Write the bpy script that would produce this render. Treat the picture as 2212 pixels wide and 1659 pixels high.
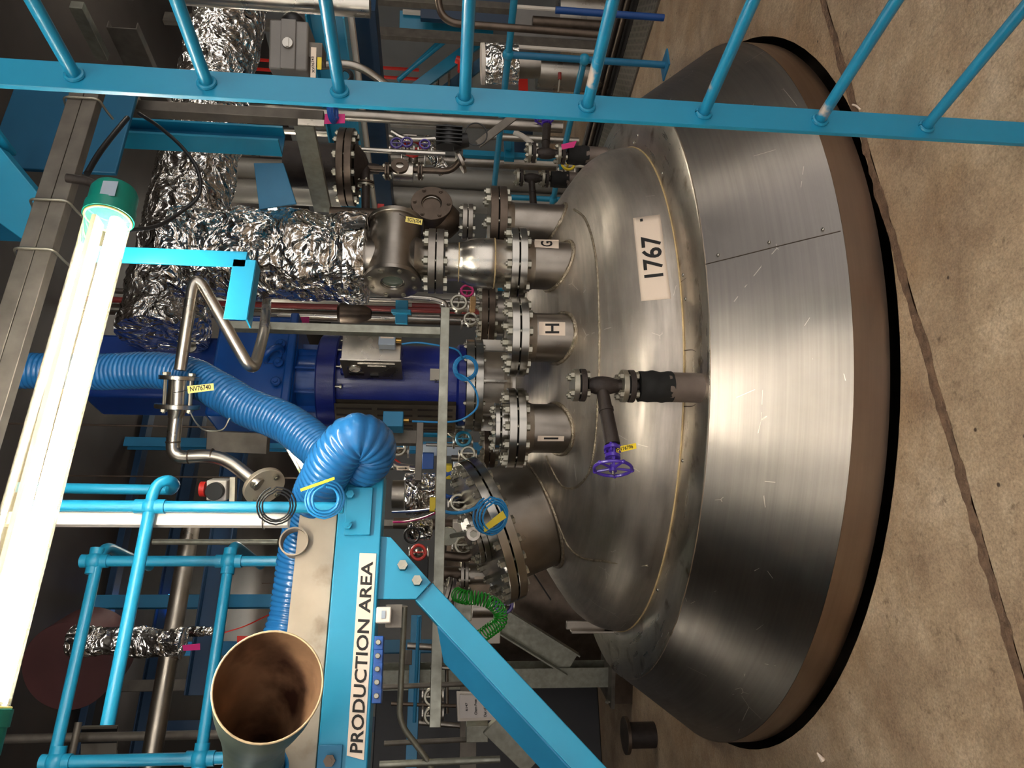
import bpy, bmesh, math, random
import numpy as np
from mathutils import Vector as V, Matrix, noise
for o in list(bpy.data.objects): bpy.data.objects.remove(o)
random.seed(7)
S = bpy.context.scene
COL = S.collection
PI = math.pi
# ------------------------------------------------------------------ camera (photo lies on its side: world up points to the picture's left)
FPX, PIT, ROL, YAW = 1555.0, math.radians(5.3), math.radians(1.35), math.radians(24.9)
EYE = V((0, 0, 1.6))
F = V((math.sin(YAW), math.cos(YAW), 0)); RT = V((math.cos(YAW), -math.sin(YAW), 0)); Z = V((0, 0, 1))
FW = F*math.cos(PIT) - Z*math.sin(PIT); DN = -F*math.sin(PIT) - Z*math.cos(PIT)
cr, sr = math.cos(ROL), math.sin(ROL)
cx_ = RT*sr + DN*cr; cy_ = RT*cr - DN*sr
cd = bpy.data.cameras.new('camera'); cam = bpy.data.objects.new('camera', cd); COL.objects.link(cam)
cam.matrix_world = Matrix(((cx_.x, cy_.x, -FW.x, EYE.x), (cx_.y, cy_.y, -FW.y, EYE.y), (cx_.z, cy_.z, -FW.z, EYE.z), (0, 0, 0, 1)))
cd.sensor_fit = 'HORIZONTAL'; cd.sensor_width = 36; cd.lens = 36*FPX/2212; cd.clip_end = 80
S.camera = cam
S.view_settings.view_transform = 'Standard'; S.view_settings.look = 'None'; S.view_settings.gamma = 1
S.view_settings.use_curve_mapping = False
S.view_settings.exposure = 1.72
w = bpy.data.worlds.new('world'); S.world = w; w.use_nodes = True
bg = w.node_tree.nodes['Background']; bg.inputs[0].default_value = (0.61, 0.575, 0.55, 1); bg.inputs[1].default_value = 0.80

def ray(px, py):
    dx = 829.5 - py; dv = px - 1106
    R = dx*cr + dv*sr; D = -dx*sr + dv*cr
    v = RT*R + FW*FPX + DN*D
    return v / v.dot(F)
def at(px, py, d): return EYE + ray(px, py)*d
def onz(px, py, z):
    r = ray(px, py); return EYE + r*((z-1.6)/r.z)
def onpl(px, py, P, n):
    r = ray(px, py); return EYE + r*((P-EYE).dot(n)/r.dot(n))
def dep(P): return (P-EYE).dot(F)
def m(px, d): return px*d/FPX
# ------------------------------------------------------------------ materials
def lin(c):
    return tuple((x/255/12.92 if x/255 <= .04045 else ((x/255+.055)/1.055)**2.4) for x in c) + (1,)
MATS = {}
def mat(name, rgb, metal=0., rough=.5, nz=None, bump=None, aniso=0, rvar=0, spec=.5, emit=None, grime=None, coat=0):
    """nz=(scale, amount) colour mottling, bump=(scale,strength), grime=(rgb, scale, lo, hi)"""
    if name in MATS: return MATS[name]
    k = bpy.data.materials.new(name); k.use_nodes = True; nt = k.node_tree; N = nt.nodes; L = nt.links
    b = N['Principled BSDF']; col = lin(rgb)
    b.inputs['Base Color'].default_value = col; b.inputs['Metallic'].default_value = metal
    b.inputs['Roughness'].default_value = rough; b.inputs['Specular IOR Level'].default_value = spec
    if coat: b.inputs['Coat Weight'].default_value = coat; b.inputs['Coat Roughness'].default_value = .12
    tc = N.new('ShaderNodeTexCoord')
    src = None
    def noise_(scale, detail=6, stretch=None):
        t = N.new('ShaderNodeTexNoise'); t.inputs['Scale'].default_value = scale; t.inputs['Detail'].default_value = detail
        if stretch:
            mp = N.new('ShaderNodeMapping'); mp.inputs['Scale'].default_value = stretch
            L.new(tc.outputs['Object'], mp.inputs[0]); L.new(mp.outputs[0], t.inputs['Vector'])
        else: L.new(tc.outputs['Object'], t.inputs['Vector'])
        return t
    if nz:
        t = noise_(nz[0], 6, nz[2] if len(nz) > 2 else None)
        mr = N.new('ShaderNodeMapRange'); mr.inputs[1].default_value = .3; mr.inputs[2].default_value = .7
        mr.inputs[3].default_value = 1-nz[1]; mr.inputs[4].default_value = 1+nz[1]
        L.new(t.outputs[0], mr.inputs[0])
        mx = N.new('ShaderNodeVectorMath'); mx.operation = 'SCALE'; mx.inputs[0].default_value = col[:3]
        L.new(mr.outputs[0], mx.inputs['Scale']); src = mx.outputs[0]
    if grime:
        t = noise_(grime[1], 8); rp = N.new('ShaderNodeValToRGB')
        rp.color_ramp.elements[0].position = grime[2]; rp.color_ramp.elements[1].position = grime[3]
        L.new(t.outputs[0], rp.inputs[0])
        mx = N.new('ShaderNodeMix'); mx.data_type = 'RGBA'
        L.new(rp.outputs[0], mx.inputs[0])
        if src: L.new(src, mx.inputs[6])
        else: mx.inputs[6].default_value = col
        mx.inputs[7].default_value = lin(grime[0]); src = mx.outputs[2]
    if src: L.new(src, b.inputs['Base Color'])
    if rvar:
        t = noise_(rvar[0], 5, rvar[2] if len(rvar) > 2 else None); mr = N.new('ShaderNodeMapRange')
        mr.inputs[1].default_value = .3; mr.inputs[2].default_value = .7
        mr.inputs[3].default_value = max(0.02, rough-rvar[1]); mr.inputs[4].default_value = rough+rvar[1]
        L.new(t.outputs[0], mr.inputs[0]); L.new(mr.outputs[0], b.inputs['Roughness'])
    if bump:
        t = noise_(bump[0], 6, bump[2] if len(bump) > 2 else None); bp = N.new('ShaderNodeBump')
        bp.inputs['Strength'].default_value = bump[1]; bp.inputs['Distance'].default_value = .02
        L.new(t.outputs[0], bp.inputs['Height']); L.new(bp.outputs[0], b.inputs['Normal'])
    if aniso:
        b.inputs['Anisotropic'].default_value = aniso; b.inputs['Anisotropic Rotation'].default_value = .25
        tg = N.new('ShaderNodeTangent'); tg.direction_type = 'RADIAL'; tg.axis = 'Z'; L.new(tg.outputs[0], b.inputs['Tangent'])
    if emit:
        b.inputs['Emission Color'].default_value = lin(emit[0]); b.inputs['Emission Strength'].default_value = emit[1]
    MATS[name] = k
    return k
steel = mat('stainless_steel', (190, 184, 174), 1, .30, nz=(3, .12), rvar=(5, .08), bump=(14, .015))
steel2 = mat('dull_stainless', (154, 147, 138), 1, .36, nz=(6, .2), rvar=(8, .1))
domem = mat('dome_steel', (188, 180, 170), 1, .50, nz=(2.2, .14, (1, 1, 3)), rvar=(3.5, .08, (1, 1, 4)), bump=(2.2, .05), aniso=.35)
clad = mat('brushed_cladding', (166, 160, 154), 1, .40, nz=(1.6, .10), rvar=(2.5, .05), aniso=.8)
bandm = mat('satin_band', (152, 134, 120), 1, .34, nz=(2, .08), aniso=.4)  # brown in the base colour stands in for the floor's reflection
coverm = mat('cover_ring_steel', (200, 192, 180), 1, .32, nz=(5, .15), bump=(5, .06), grime=((120, 100, 80), 9, .58, .75))
polish = mat('machined_steel', (172, 168, 160), 1, .24, nz=(9, .1))
black_iron = mat('black_iron', (52, 44, 40), .3, .55, nz=(20, .25), bump=(60, .1))
darksteel = mat('dark_steel', (96, 84, 74), .85, .42, nz=(10, .25))
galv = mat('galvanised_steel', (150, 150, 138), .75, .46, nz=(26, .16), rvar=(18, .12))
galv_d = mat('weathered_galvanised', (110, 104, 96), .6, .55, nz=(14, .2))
zinc = mat('zinc_plated_bolt', (168, 164, 150), .9, .38, nz=(30, .1))
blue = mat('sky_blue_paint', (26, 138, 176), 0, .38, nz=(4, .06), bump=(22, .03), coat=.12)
blue_chip = mat('chipped_blue_paint', (26, 126, 164), 0, .3, nz=(6, .08), grime=((190, 172, 158), 8, .57, .62), coat=.3)
blue_d = mat('shaded_blue_paint', (30, 110, 150), 0, .45, nz=(5, .1))  # darker copy of the sky blue, with shade put into the colour
navy = mat('dark_blue_enamel', (24, 40, 128), 0, .36, nz=(5, .1), bump=(90, .06), coat=.2)
gblue = mat('mid_blue_enamel', (14, 78, 160), 0, .35, nz=(4, .1), coat=.3)
hosem = mat('blue_hose_skin', (34, 104, 164), 0, .27, nz=(6, .08), coat=.35)
cableb = mat('light_blue_cable', (40, 140, 205), 0, .4)
cabled = mat('deep_blue_cable', (26, 78, 160), 0, .4)
blackp = mat('black_plastic', (18, 18, 20), 0, .45)
rubber = mat('gasket_black', (14, 13, 12), 0, .8)
white = mat('white_sticker', (226, 208, 190), 0, .5)
whitep = mat('white_plastic', (225, 216, 205), 0, .4)
letter = mat('black_lettering', (16, 14, 13), 0, .6)
yellow = mat('yellow_tag', (226, 200, 40), 0, .45)
ytag = mat('cream_yellow_tag', (228, 210, 110), 0, .4)
magenta = mat('magenta_tag', (205, 25, 120), 0, .45)
red = mat('signal_red', (205, 40, 30), 0, .4)
purple = mat('purple_enamel', (66, 40, 150), 0, .3, coat=.4)
green = mat('green_plastic', (20, 150, 30), 0, .35)
teal = mat('teal_lamp_cap', (14, 130, 112), 0, .4, nz=(6, .08))
beige = mat('beige_aged_plate', (158, 146, 130), .1, .6, nz=(7, .14), grime=((110, 90, 70), 11, .58, .8))
greyp = mat('grey_casting', (120, 116, 112), .1, .5, nz=(8, .08))
greybox = mat('pale_grey_enclosure', (160, 172, 186), 0, .42)
rusty = mat('rust_stained_duct', (150, 116, 88), .55, .42, nz=(8, .35), grime=((58, 34, 26), 5, .46, .64))
ductout = mat('grey_green_duct', (96, 108, 100), .5, .45, nz=(6, .15))
wood = mat('rough_wood', (176, 140, 96), 0, .8, nz=(18, .2))
darkwall = mat('dark_cladding', (36, 34, 40), 0, .7, nz=(2, .2))
greywall = mat('pale_grey_wall', (112, 114, 116), 0, .7, nz=(1.5, .1))
leverr = mat('dark_red_grip', (120, 20, 16), 0, .4)
tubelit = mat('lit_fluorescent_tube', (255, 250, 240), 0, .5, emit=((255, 250, 244), 20))
farlit = mat('far_lit_tube', (255, 250, 240), 0, .5, emit=((255, 249, 240), 14))
bluelit = mat('blue_lit_screen', (60, 150, 255), 0, .5, emit=((70, 160, 255), 3))

def foil_mat():
    k = mat('crumpled_foil', (246, 243, 238), 1, .17); nt = k.node_tree; N = nt.nodes; L = nt.links; b = N['Principled BSDF']
    tc = [n for n in N if n.type == 'TEX_COORD'][0]
    wn = N.new('ShaderNodeTexNoise'); wn.inputs['Scale'].default_value = 5; L.new(tc.outputs['Object'], wn.inputs['Vector'])
    ad = N.new('ShaderNodeVectorMath'); ad.operation = 'MULTIPLY_ADD'; ad.inputs[1].default_value = (.35, .35, .35)
    L.new(wn.outputs['Color'], ad.inputs[0]); L.new(tc.outputs['Object'], ad.inputs[2])
    prev = None
    for sc, st in ((7, 1.0), (17, .8), (40, .45)):
        v = N.new('ShaderNodeTexVoronoi'); v.feature = 'F1'; v.inputs['Scale'].default_value = sc
        L.new(ad.outputs[0], v.inputs['Vector'])
        bp = N.new('ShaderNodeBump'); bp.inputs['Strength'].default_value = st; bp.inputs['Distance'].default_value = .5/sc
        L.new(v.outputs['Distance'], bp.inputs['Height'])
        if prev: L.new(prev.outputs[0], bp.inputs['Normal'])
        prev = bp
    L.new(prev.outputs[0], b.inputs['Normal'])
    return k
foil = foil_mat()
def brushed(k, A1, B1, amt, ramt, bstr=.02, scratch=True):
    nt = k.node_tree; N = nt.nodes; L = nt.links; b = N['Principled BSDF']; tc = [n for n in N if n.type == 'TEX_COORD'][0]
    sp = N.new('ShaderNodeSeparateXYZ'); L.new(tc.outputs['Object'], sp.inputs[0])
    def mth(op, a, c=None, v=None):
        m_ = N.new('ShaderNodeMath'); m_.operation = op; L.new(a, m_.inputs[0])
        if c is not None: L.new(c, m_.inputs[1])
        elif v is not None: m_.inputs[1].default_value = v
        return m_.outputs[0]
    an = mth('ARCTAN2', sp.outputs[1], sp.outputs[0]); rr = mth('SQRT', mth('ADD', mth('MULTIPLY', sp.outputs[0], sp.outputs[0]), mth('MULTIPLY', sp.outputs[1], sp.outputs[1])))
    cb_ = N.new('ShaderNodeCombineXYZ'); L.new(mth('MULTIPLY', an, v=A1), cb_.inputs[0]); L.new(mth('MULTIPLY', rr, v=B1), cb_.inputs[1]); L.new(mth('MULTIPLY', sp.outputs[2], v=B1), cb_.inputs[2])
    def tex(sc, det, vec):
        t = N.new('ShaderNodeTexNoise'); t.inputs['Scale'].default_value = sc; t.inputs['Detail'].default_value = det; t.inputs['Roughness'].default_value = .6; L.new(vec, t.inputs['Vector']); return t.outputs[0]
    t1 = tex(1, 8, cb_.outputs[0]); t2 = tex(2.3, 7, tc.outputs['Object'])
    mixv = mth('ADD', mth('MULTIPLY', t1, v=.6), mth('MULTIPLY', t2, v=.4))
    def rng_(lo, hi):
        r = N.new('ShaderNodeMapRange'); r.inputs[1].default_value = .35; r.inputs[2].default_value = .65; r.inputs[3].default_value = lo; r.inputs[4].default_value = hi; L.new(mixv, r.inputs[0]); return r.outputs[0]
    rg = rng_(-ramt, ramt); base_r = b.inputs['Roughness'].default_value
    rl = [l for l in L if l.to_socket == b.inputs['Roughness']]
    a_ = N.new('ShaderNodeMath'); a_.operation = 'ADD'; L.new(rg, a_.inputs[0])
    if rl: L.new(rl[0].from_socket, a_.inputs[1])
    else: a_.inputs[1].default_value = base_r
    cm = N.new('ShaderNodeVectorMath'); cm.operation = 'SCALE'; cl = [l for l in L if l.to_socket == b.inputs['Base Color']]
    if cl: L.new(cl[0].from_socket, cm.inputs[0])
    else: cm.inputs[0].default_value = b.inputs['Base Color'].default_value[:3]
    L.new(rng_(1+amt, 1-amt), cm.inputs['Scale'])
    out = cm.outputs[0]; ro = a_.outputs[0]
    if scratch:
        v = N.new('ShaderNodeTexVoronoi'); v.feature = 'DISTANCE_TO_EDGE'; v.inputs['Scale'].default_value = 3.5; L.new(tc.outputs['Object'], v.inputs['Vector'])
        lt = mth('LESS_THAN', v.outputs['Distance'], v=.0035); gt = mth('GREATER_THAN', tex(6, 2, tc.outputs['Object']), v=.60); ms = mth('MULTIPLY', lt, gt)
        mx = N.new('ShaderNodeMix'); mx.data_type = 'RGBA'; L.new(ms, mx.inputs[0]); L.new(out, mx.inputs[6]); mx.inputs[7].default_value = lin((235, 230, 222)); out = mx.outputs[2]
        ro = mth('ADD', ro, mth('MULTIPLY', ms, v=.25))
    L.new(out, b.inputs['Base Color']); L.new(ro, b.inputs['Roughness'])
    bp = N.new('ShaderNodeBump'); bp.inputs['Strength'].default_value = bstr; bp.inputs['Distance'].default_value = .01; L.new(t1, bp.inputs['Height'])
    nl = [l for l in L if l.to_socket == b.inputs['Normal']]
    if nl: L.new(nl[0].from_socket, bp.inputs['Normal'])
    L.new(bp.outputs[0], b.inputs['Normal'])
brushed(domem, 3.2, 26, .20, .10, .10)
brushed(clad, 2.0, 70, .10, .05, .02)
brushed(coverm, 4, 30, .12, .08, .05, False)
brushed(bandm, 3, 40, .10, .06, .02, False)
def concrete():
    k = mat('stained_concrete', (158, 134, 104), 0, .5); nt = k.node_tree; N = nt.nodes; L = nt.links; b = N['Principled BSDF']
    tc = [n for n in N if n.type == 'TEX_COORD'][0]
    def nz(sc, det, ro=.6):
        t = N.new('ShaderNodeTexNoise'); t.inputs['Scale'].default_value = sc; t.inputs['Detail'].default_value = det; t.inputs['Roughness'].default_value = ro
        L.new(tc.outputs['Object'], t.inputs['Vector']); return t
    def ramp(t, pts):
        r = N.new('ShaderNodeValToRGB'); e = r.color_ramp.elements
        e[0].position = pts[0][0]; e[0].color = pts[0][1]; e[1].position = pts[-1][0]; e[1].color = pts[-1][1]
        for p, c in pts[1:-1]: x = e.new(p); x.color = c
        L.new(t.outputs[0], r.inputs[0]); return r
    def mix(f, a, c, mode='MIX', fac=None):
        x = N.new('ShaderNodeMix'); x.data_type = 'RGBA'; x.blend_type = mode
        if fac is not None: x.inputs[0].default_value = fac
        else: L.new(f, x.inputs[0])
        L.new(a, x.inputs[6])
        if isinstance(c, tuple): x.inputs[7].default_value = c
        else: L.new(c, x.inputs[7])
        return x.outputs[2]
    a = ramp(nz(2.6, 9, .68), [(.3, lin((134, 110, 88))), (.52, lin((168, 146, 121))), (.72, lin((196, 177, 154)))])
    st = ramp(nz(.8, 4), [(.52, (0, 0, 0, 1)), (.72, (1, 1, 1, 1))])
    c1 = mix(st.outputs[0], a.outputs[0], lin((148, 118, 86)))
    sp = ramp(nz(22, 8, .7), [(.58, (0, 0, 0, 1)), (.74, (.8, .8, .8, 1))])
    c2 = mix(sp.outputs[0], c1, lin((84, 62, 44)))
    # small pits
    vo = N.new('ShaderNodeTexVoronoi'); vo.inputs['Scale'].default_value = 6; L.new(tc.outputs['Object'], vo.inputs['Vector'])
    pr = N.new('ShaderNodeValToRGB'); pr.color_ramp.elements[0].position = .03; pr.color_ramp.elements[0].color = (1, 1, 1, 1)
    pr.color_ramp.elements[1].position = .05; pr.color_ramp.elements[1].color = (0, 0, 0, 1); L.new(vo.outputs['Distance'], pr.inputs[0])
    c3 = mix(pr.outputs[0], c2, lin((60, 42, 30)))
    fine = ramp(nz(130, 3), [(.3, (.68, .68, .68, 1)), (.7, (1.2, 1.2, 1.2, 1))])
    c4 = mix(None, c3, fine.outputs[0], 'MULTIPLY', 1.0)
    L.new(c4, b.inputs['Base Color'])
    mr = N.new('ShaderNodeMapRange'); mr.inputs[1].default_value = .35; mr.inputs[2].default_value = .65; mr.inputs[3].default_value = .3; mr.inputs[4].default_value = .62
    L.new(nz(1.1, 4).outputs[0], mr.inputs[0]); L.new(mr.outputs[0], b.inputs['Roughness'])
    b1 = N.new('ShaderNodeBump'); b1.inputs['Strength'].default_value = .6; b1.inputs['Distance'].default_value = .02; L.new(nz(9, 7, .62).outputs[0], b1.inputs['Height'])
    b2 = N.new('ShaderNodeBump'); b2.inputs['Strength'].default_value = .4; b2.inputs['Distance'].default_value = .006; L.new(nz(55, 5).outputs[0], b2.inputs['Height'])
    L.new(b1.outputs[0], b2.inputs['Normal']); L.new(b2.outputs[0], b.inputs['Normal'])
    return k
conc = concrete()
def slotted(name, rgb, sc, mw, mh, hole=(8, 8, 8), metal=.6, ms=.11):
    k = mat(name, rgb, metal, .5); nt = k.node_tree; N = nt.nodes; L = nt.links; b = N['Principled BSDF']
    tc = [n for n in N if n.type == 'TEX_COORD'][0]
    br = N.new('ShaderNodeTexBrick'); br.inputs['Scale'].default_value = sc; br.inputs['Mortar Size'].default_value = ms
    br.inputs['Brick Width'].default_value = mw; br.inputs['Row Height'].default_value = mh; br.inputs['Mortar Smooth'].default_value = .02
    br.inputs['Color1'].default_value = lin(hole); br.inputs['Color2'].default_value = lin(hole); br.inputs['Mortar'].default_value = lin(rgb)
    L.new(tc.outputs['Object'], br.inputs['Vector']); L.new(br.outputs['Color'], b.inputs['Base Color'])
    mp = N.new('ShaderNodeMath'); mp.operation = 'MULTIPLY'; mp.inputs[1].default_value = metal; L.new(br.outputs['Fac'], mp.inputs[0]); L.new(mp.outputs[0], b.inputs['Metallic'])
    return k
grate = slotted('slotted_tray_plate', (128, 122, 112), 10, .75, .32)
def glass_cover():
    k = bpy.data.materials.new('clear_lamp_cover'); k.use_nodes = True; nt = k.node_tree; N = nt.nodes; L = nt.links
    for n in list(N): N.remove(n)
    o = N.new('ShaderNodeOutputMaterial'); mx = N.new('ShaderNodeMixShader'); t = N.new('ShaderNodeBsdfTransparent'); g = N.new('ShaderNodeBsdfGlossy')
    t.inputs[0].default_value = (.95, .93, .86, 1); g.inputs['Roughness'].default_value = .08
    fr = N.new('ShaderNodeFresnel'); fr.inputs[0].default_value = 1.45
    tr = N.new('ShaderNodeBsdfTranslucent'); tr.inputs[0].default_value = (.6, .52, .3, 1); m2 = N.new('ShaderNodeMixShader'); m2.inputs[0].default_value = .035
    L.new(t.outputs[0], m2.inputs[1]); L.new(tr.outputs[0], m2.inputs[2])
    L.new(fr.outputs[0], mx.inputs[0]); L.new(m2.outputs[0], mx.inputs[1]); L.new(g.outputs[0], mx.inputs[2]); L.new(mx.outputs[0], o.inputs[0])
    MATS['clear_lamp_cover'] = k; return k
lampglass = glass_cover()
sight = mat('sight_glass_pane', (92, 104, 94), .0, .06, spec=1.0, coat=1)
sightd = mat('dark_sight_glass', (22, 26, 22), 0, .05, coat=1)
ductg = mat('air_duct_sheet', (158, 154, 146), .45, .5, nz=(3, .15, (1, 1, .2)))
# ------------------------------------------------------------------ mesh building
def frame(ax):
    ax = ax.normalized(); h = Z if abs(ax.z) < .9 else V((1, 0, 0))
    a = ax.cross(h).normalized(); return a, ax.cross(a).normalized()
def catmull(P, n):
    P = [V(p) for p in P]; out = []
    Q = [P[0]*2-P[1]] + P + [P[-1]*2-P[-2]]
    for i in range(1, len(Q)-2):
        for j in range(n):
            t = j/n; a, b, c, d = Q[i-1], Q[i], Q[i+1], Q[i+2]
            out.append(.5*((2*b)+(c-a)*t+(2*a-5*b+4*c-d)*t*t+(3*b-a-3*c+d)*t**3))
    out.append(P[-1]); return out
class MB:
    def __init__(s): s.v = []; s.f = []
    def add(s, vs, fs):
        k = len(s.v); s.v += [V(x) for x in vs]; s.f += [tuple(i+k for i in f) for f in fs]; return s
    def box(s, c, sz, X=V((1, 0, 0)), Y=V((0, 1, 0)), ZZ=None):
        c = V(c); X = X.normalized(); ZZ = (ZZ or X.cross(Y)).normalized(); Y = Y.normalized()
        vs = [c+X*sz[0]/2*i+Y*sz[1]/2*j+ZZ*sz[2]/2*k for i in (-1, 1) for j in (-1, 1) for k in (-1, 1)]
        return s.add(vs, [(0, 1, 3, 2), (4, 6, 7, 5), (0, 4, 5, 1), (2, 3, 7, 6), (0, 2, 6, 4), (1, 5, 7, 3)])
    def bar(s, p0, p1, w_, h_, side=None):
        """rectangular bar: w_ along 'side', h_ along the remaining direction"""
        p0 = V(p0); p1 = V(p1); A = (p1-p0); L_ = A.length; A.normalize()
        sd = V(side) if side is not None else frame(A)[0]
        sd = (sd-A*sd.dot(A)).normalized(); up = A.cross(sd)
        return s.box((p0+p1)/2, (L_, w_, h_), A, sd, up)
    def prism(s, poly, ext):
        n = len(poly); ext = V(ext); a = [V(p) for p in poly]; b = [p+ext for p in a]
        fs = [tuple(range(n)), tuple(range(2*n-1, n-1, -1))] + [(i, i+n, (i+1) % n+n, (i+1) % n) for i in range(n)]
        return s.add(a+b, fs)
    def chan(s, p0, p1, w_, h_, t=.006, side=None, out=1):
        """channel section"""
        p0 = V(p0); p1 = V(p1); A = (p1-p0).normalized(); sd = V(side) if side is not None else frame(A)[0]
        sd = (sd-A*sd.dot(A)).normalized(); up = A.cross(sd)*out
        s.bar(p0, p1, w_, t, sd)
        for q in (-1, 1):
            o = sd*q*(w_/2-t/2)+up*(h_/2)
            s.bar(p0+o, p1+o, t, h_, sd)
        return s
    def ibeam(s, p0, p1, w_, h_, t=.01, side=None):
        p0 = V(p0); p1 = V(p1); A = (p1-p0).normalized(); sd = V(side) if side is not None else frame(A)[0]
        sd = (sd-A*sd.dot(A)).normalized(); up = A.cross(sd)
        s.bar(p0, p1, t, h_-2*t, sd)
        for q in (-1, 1): s.bar(p0+up*q*(h_/2-t/2), p1+up*q*(h_/2-t/2), w_, t, sd)
        return s
    def lathe(s, prof, o, ax=Z, seg=32, a0=0, a1=2*PI, ref=None):
        o = V(o); ax = V(ax).normalized(); a, b = frame(ax)
        if ref is not None: a = (V(ref)-ax*V(ref).dot(ax)).normalized(); b = ax.cross(a)
        full = abs(a1-a0-2*PI) < 1e-6; ns = seg if full else seg+1
        vs = []; fs = []; rows = []
        for r, h in prof:
            if r < 1e-6: rows.append([len(vs)]*ns); vs.append(o+ax*h); continue
            row = []
            for i in range(ns):
                t = a0+(a1-a0)*i/seg; row.append(len(vs)); vs.append(o+ax*h+(a*math.cos(t)+b*math.sin(t))*r)
            rows.append(row)
        for k in range(len(rows)-1):
            for i in range(seg):
                j = (i+1) % ns; q = [rows[k][i], rows[k][j], rows[k+1][j], rows[k+1][i]]; u = []
                for x in q:
                    if x not in u: u.append(x)
                if len(u) > 2: fs.append(tuple(u))
        return s.add(vs, fs)
    def cyl(s, p0, p1, r0, r1=None, seg=20, cap=True):
        p0 = V(p0); p1 = V(p1); r1 = r0 if r1 is None else r1; h = (p1-p0).length
        pr = [(r0, 0), (r1, h)]
        if cap: pr = [(0, 0)]+pr+[(0, h)]
        return s.lathe(pr, p0, p1-p0, seg)
    def disc(s, o, ax, r, t, rin=0, seg=40, ch=.0015):
        if rin: pr = [(rin, 0), (r-ch, 0), (r, ch), (r, t-ch), (r-ch, t), (rin, t), (rin, 0)]
        else: pr = [(0, 0), (r-ch, 0), (r, ch), (r, t-ch), (r-ch, t), (0, t)]
        return s.lathe(pr, o, ax, seg)
    def torus(s, o, ax, R, r, seg=40, sg=8, a0=0, a1=2*PI, ref=None):
        return s.lathe([(R+r*math.cos(2*PI*i/sg), r*math.sin(2*PI*i/sg)) for i in range(sg+1)], o, ax, seg, a0, a1, ref)
    def tube(s, P, r, seg=12, n=8, closed=False, cap=True, curve=True, rf=None):
        P = [V(p) for p in P]
        if curve and len(P) > 2: P = catmull(P+([P[0]] if closed else []), n)
        T = [(P[min(i+1, len(P)-1)]-P[max(i-1, 0)]).normalized() for i in range(len(P))]
        a, b = frame(T[0]); vs = []; fs = []; N_ = len(P); dist = 0
        for i in range(N_):
            if i: a = (a-T[i]*a.dot(T[i])).normalized(); b = T[i].cross(a); dist += (P[i]-P[i-1]).length
            else: b = T[0].cross(a)
            for j in range(seg):
                t = 2*PI*j/seg; rr = rf(dist, t, i) if rf else r
                vs.append(P[i]+(a*math.cos(t)+b*math.sin(t))*rr)
        for i in range(N_-1):
            for j in range(seg):
                k = (j+1) % seg; fs.append((i*seg+j, i*seg+k, (i+1)*seg+k, (i+1)*seg+j))
        if cap: fs += [tuple(range(seg-1, -1, -1)), tuple(range((N_-1)*seg, N_*seg))]
        return s.add(vs, fs)
    def sph(s, c, r, seg=16, rings=10, sc=1.0, ax=Z):
        return s.lathe([(r*math.sin(PI*i/rings), -r*sc*math.cos(PI*i/rings)) for i in range(rings+1)], c, ax, seg)
    def hexa(s, o, ax, r, t): return s.lathe([(0, 0), (r, 0), (r, t), (0, t)], o, ax, 6)
def bend(P, rad=.06, n=6):
    """polyline with rounded corners"""
    P = [V(p) for p in P]; out = [P[0]]
    for i in range(1, len(P)-1):
        a = (P[i-1]-P[i]); b = (P[i+1]-P[i]); r = min(rad, a.length*.48, b.length*.48); a.normalize(); b.normalize()
        p0 = P[i]+a*r; p1 = P[i]+b*r
        for k in range(n+1):
            t = k/n; out.append(p0*(1-t)**2+P[i]*2*t*(1-t)+p1*t*t)
    out.append(P[-1]); return out
def root_of(o):
    while o.parent: o = o.parent
    return o
def mesh_of(mb, off, name, sharp=.7):
    me = bpy.data.meshes.new(name); me.from_pydata([tuple(x-off) for x in mb.v], [], mb.f)
    bm = bmesh.new(); bm.from_mesh(me); bmesh.ops.recalc_face_normals(bm, faces=bm.faces); bm.to_mesh(me); bm.free()
    me.polygons.foreach_set('use_smooth', [True]*len(me.polygons))
    me.set_sharp_from_angle(angle=sharp)
    return me
def tag(o, label=None, cat=None, group=None, kind=None):
    if label: o['label'] = label
    if cat: o['category'] = cat
    if group: o['group'] = group
    if kind: o['kind'] = kind
    return o
def obj(name, mb, mt, parent=None, bev=0, label=None, cat=None, group=None, kind=None, sharp=.7):
    if parent: off = root_of(parent).location.copy()
    else:
        xs = [v.x for v in mb.v]; ys = [v.y for v in mb.v]; zs = [v.z for v in mb.v]
        off = V(((min(xs)+max(xs))/2, (min(ys)+max(ys))/2, min(zs)))
    me = mesh_of(mb, off, name, sharp); me.materials.append(mt)
    o = bpy.data.objects.new(name, me); COL.objects.link(o)
    if parent: o.parent = parent
    else: o.location = off
    if bev:
        b = o.modifiers.new('bevel', 'BEVEL'); b.width = bev; b.segments = 2; b.limit_method = 'ANGLE'; b.angle_limit = .7
    return tag(o, label, cat, group, kind)
def thing(name, label, cat, loc, group=None):
    o = bpy.data.objects.new(name, None); COL.objects.link(o); o.location = V(loc); o.empty_display_size = .05
    return tag(o, label, cat, group)
def struct(name, mb, mt, bev=0): return obj(name, mb, mt, None, bev, kind='structure')
BM = {}
def bolt_mesh(L_, r):
    k = (round(L_, 3), round(r, 4))
    if k not in BM:
        b = MB(); b.cyl((0, 0, -L_/2-r*.95), (0, 0, L_/2+r*1.35), r*.5, seg=8)
        b.hexa((0, 0, L_/2), Z, r*1.08, r*.95); b.hexa((0, 0, -L_/2), -Z, r*1.08, r*.85)
        me = mesh_of(b, V((0, 0, 0)), 'bolt', .5); me.materials.append(zinc); BM[k] = me
    return BM[k]
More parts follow.
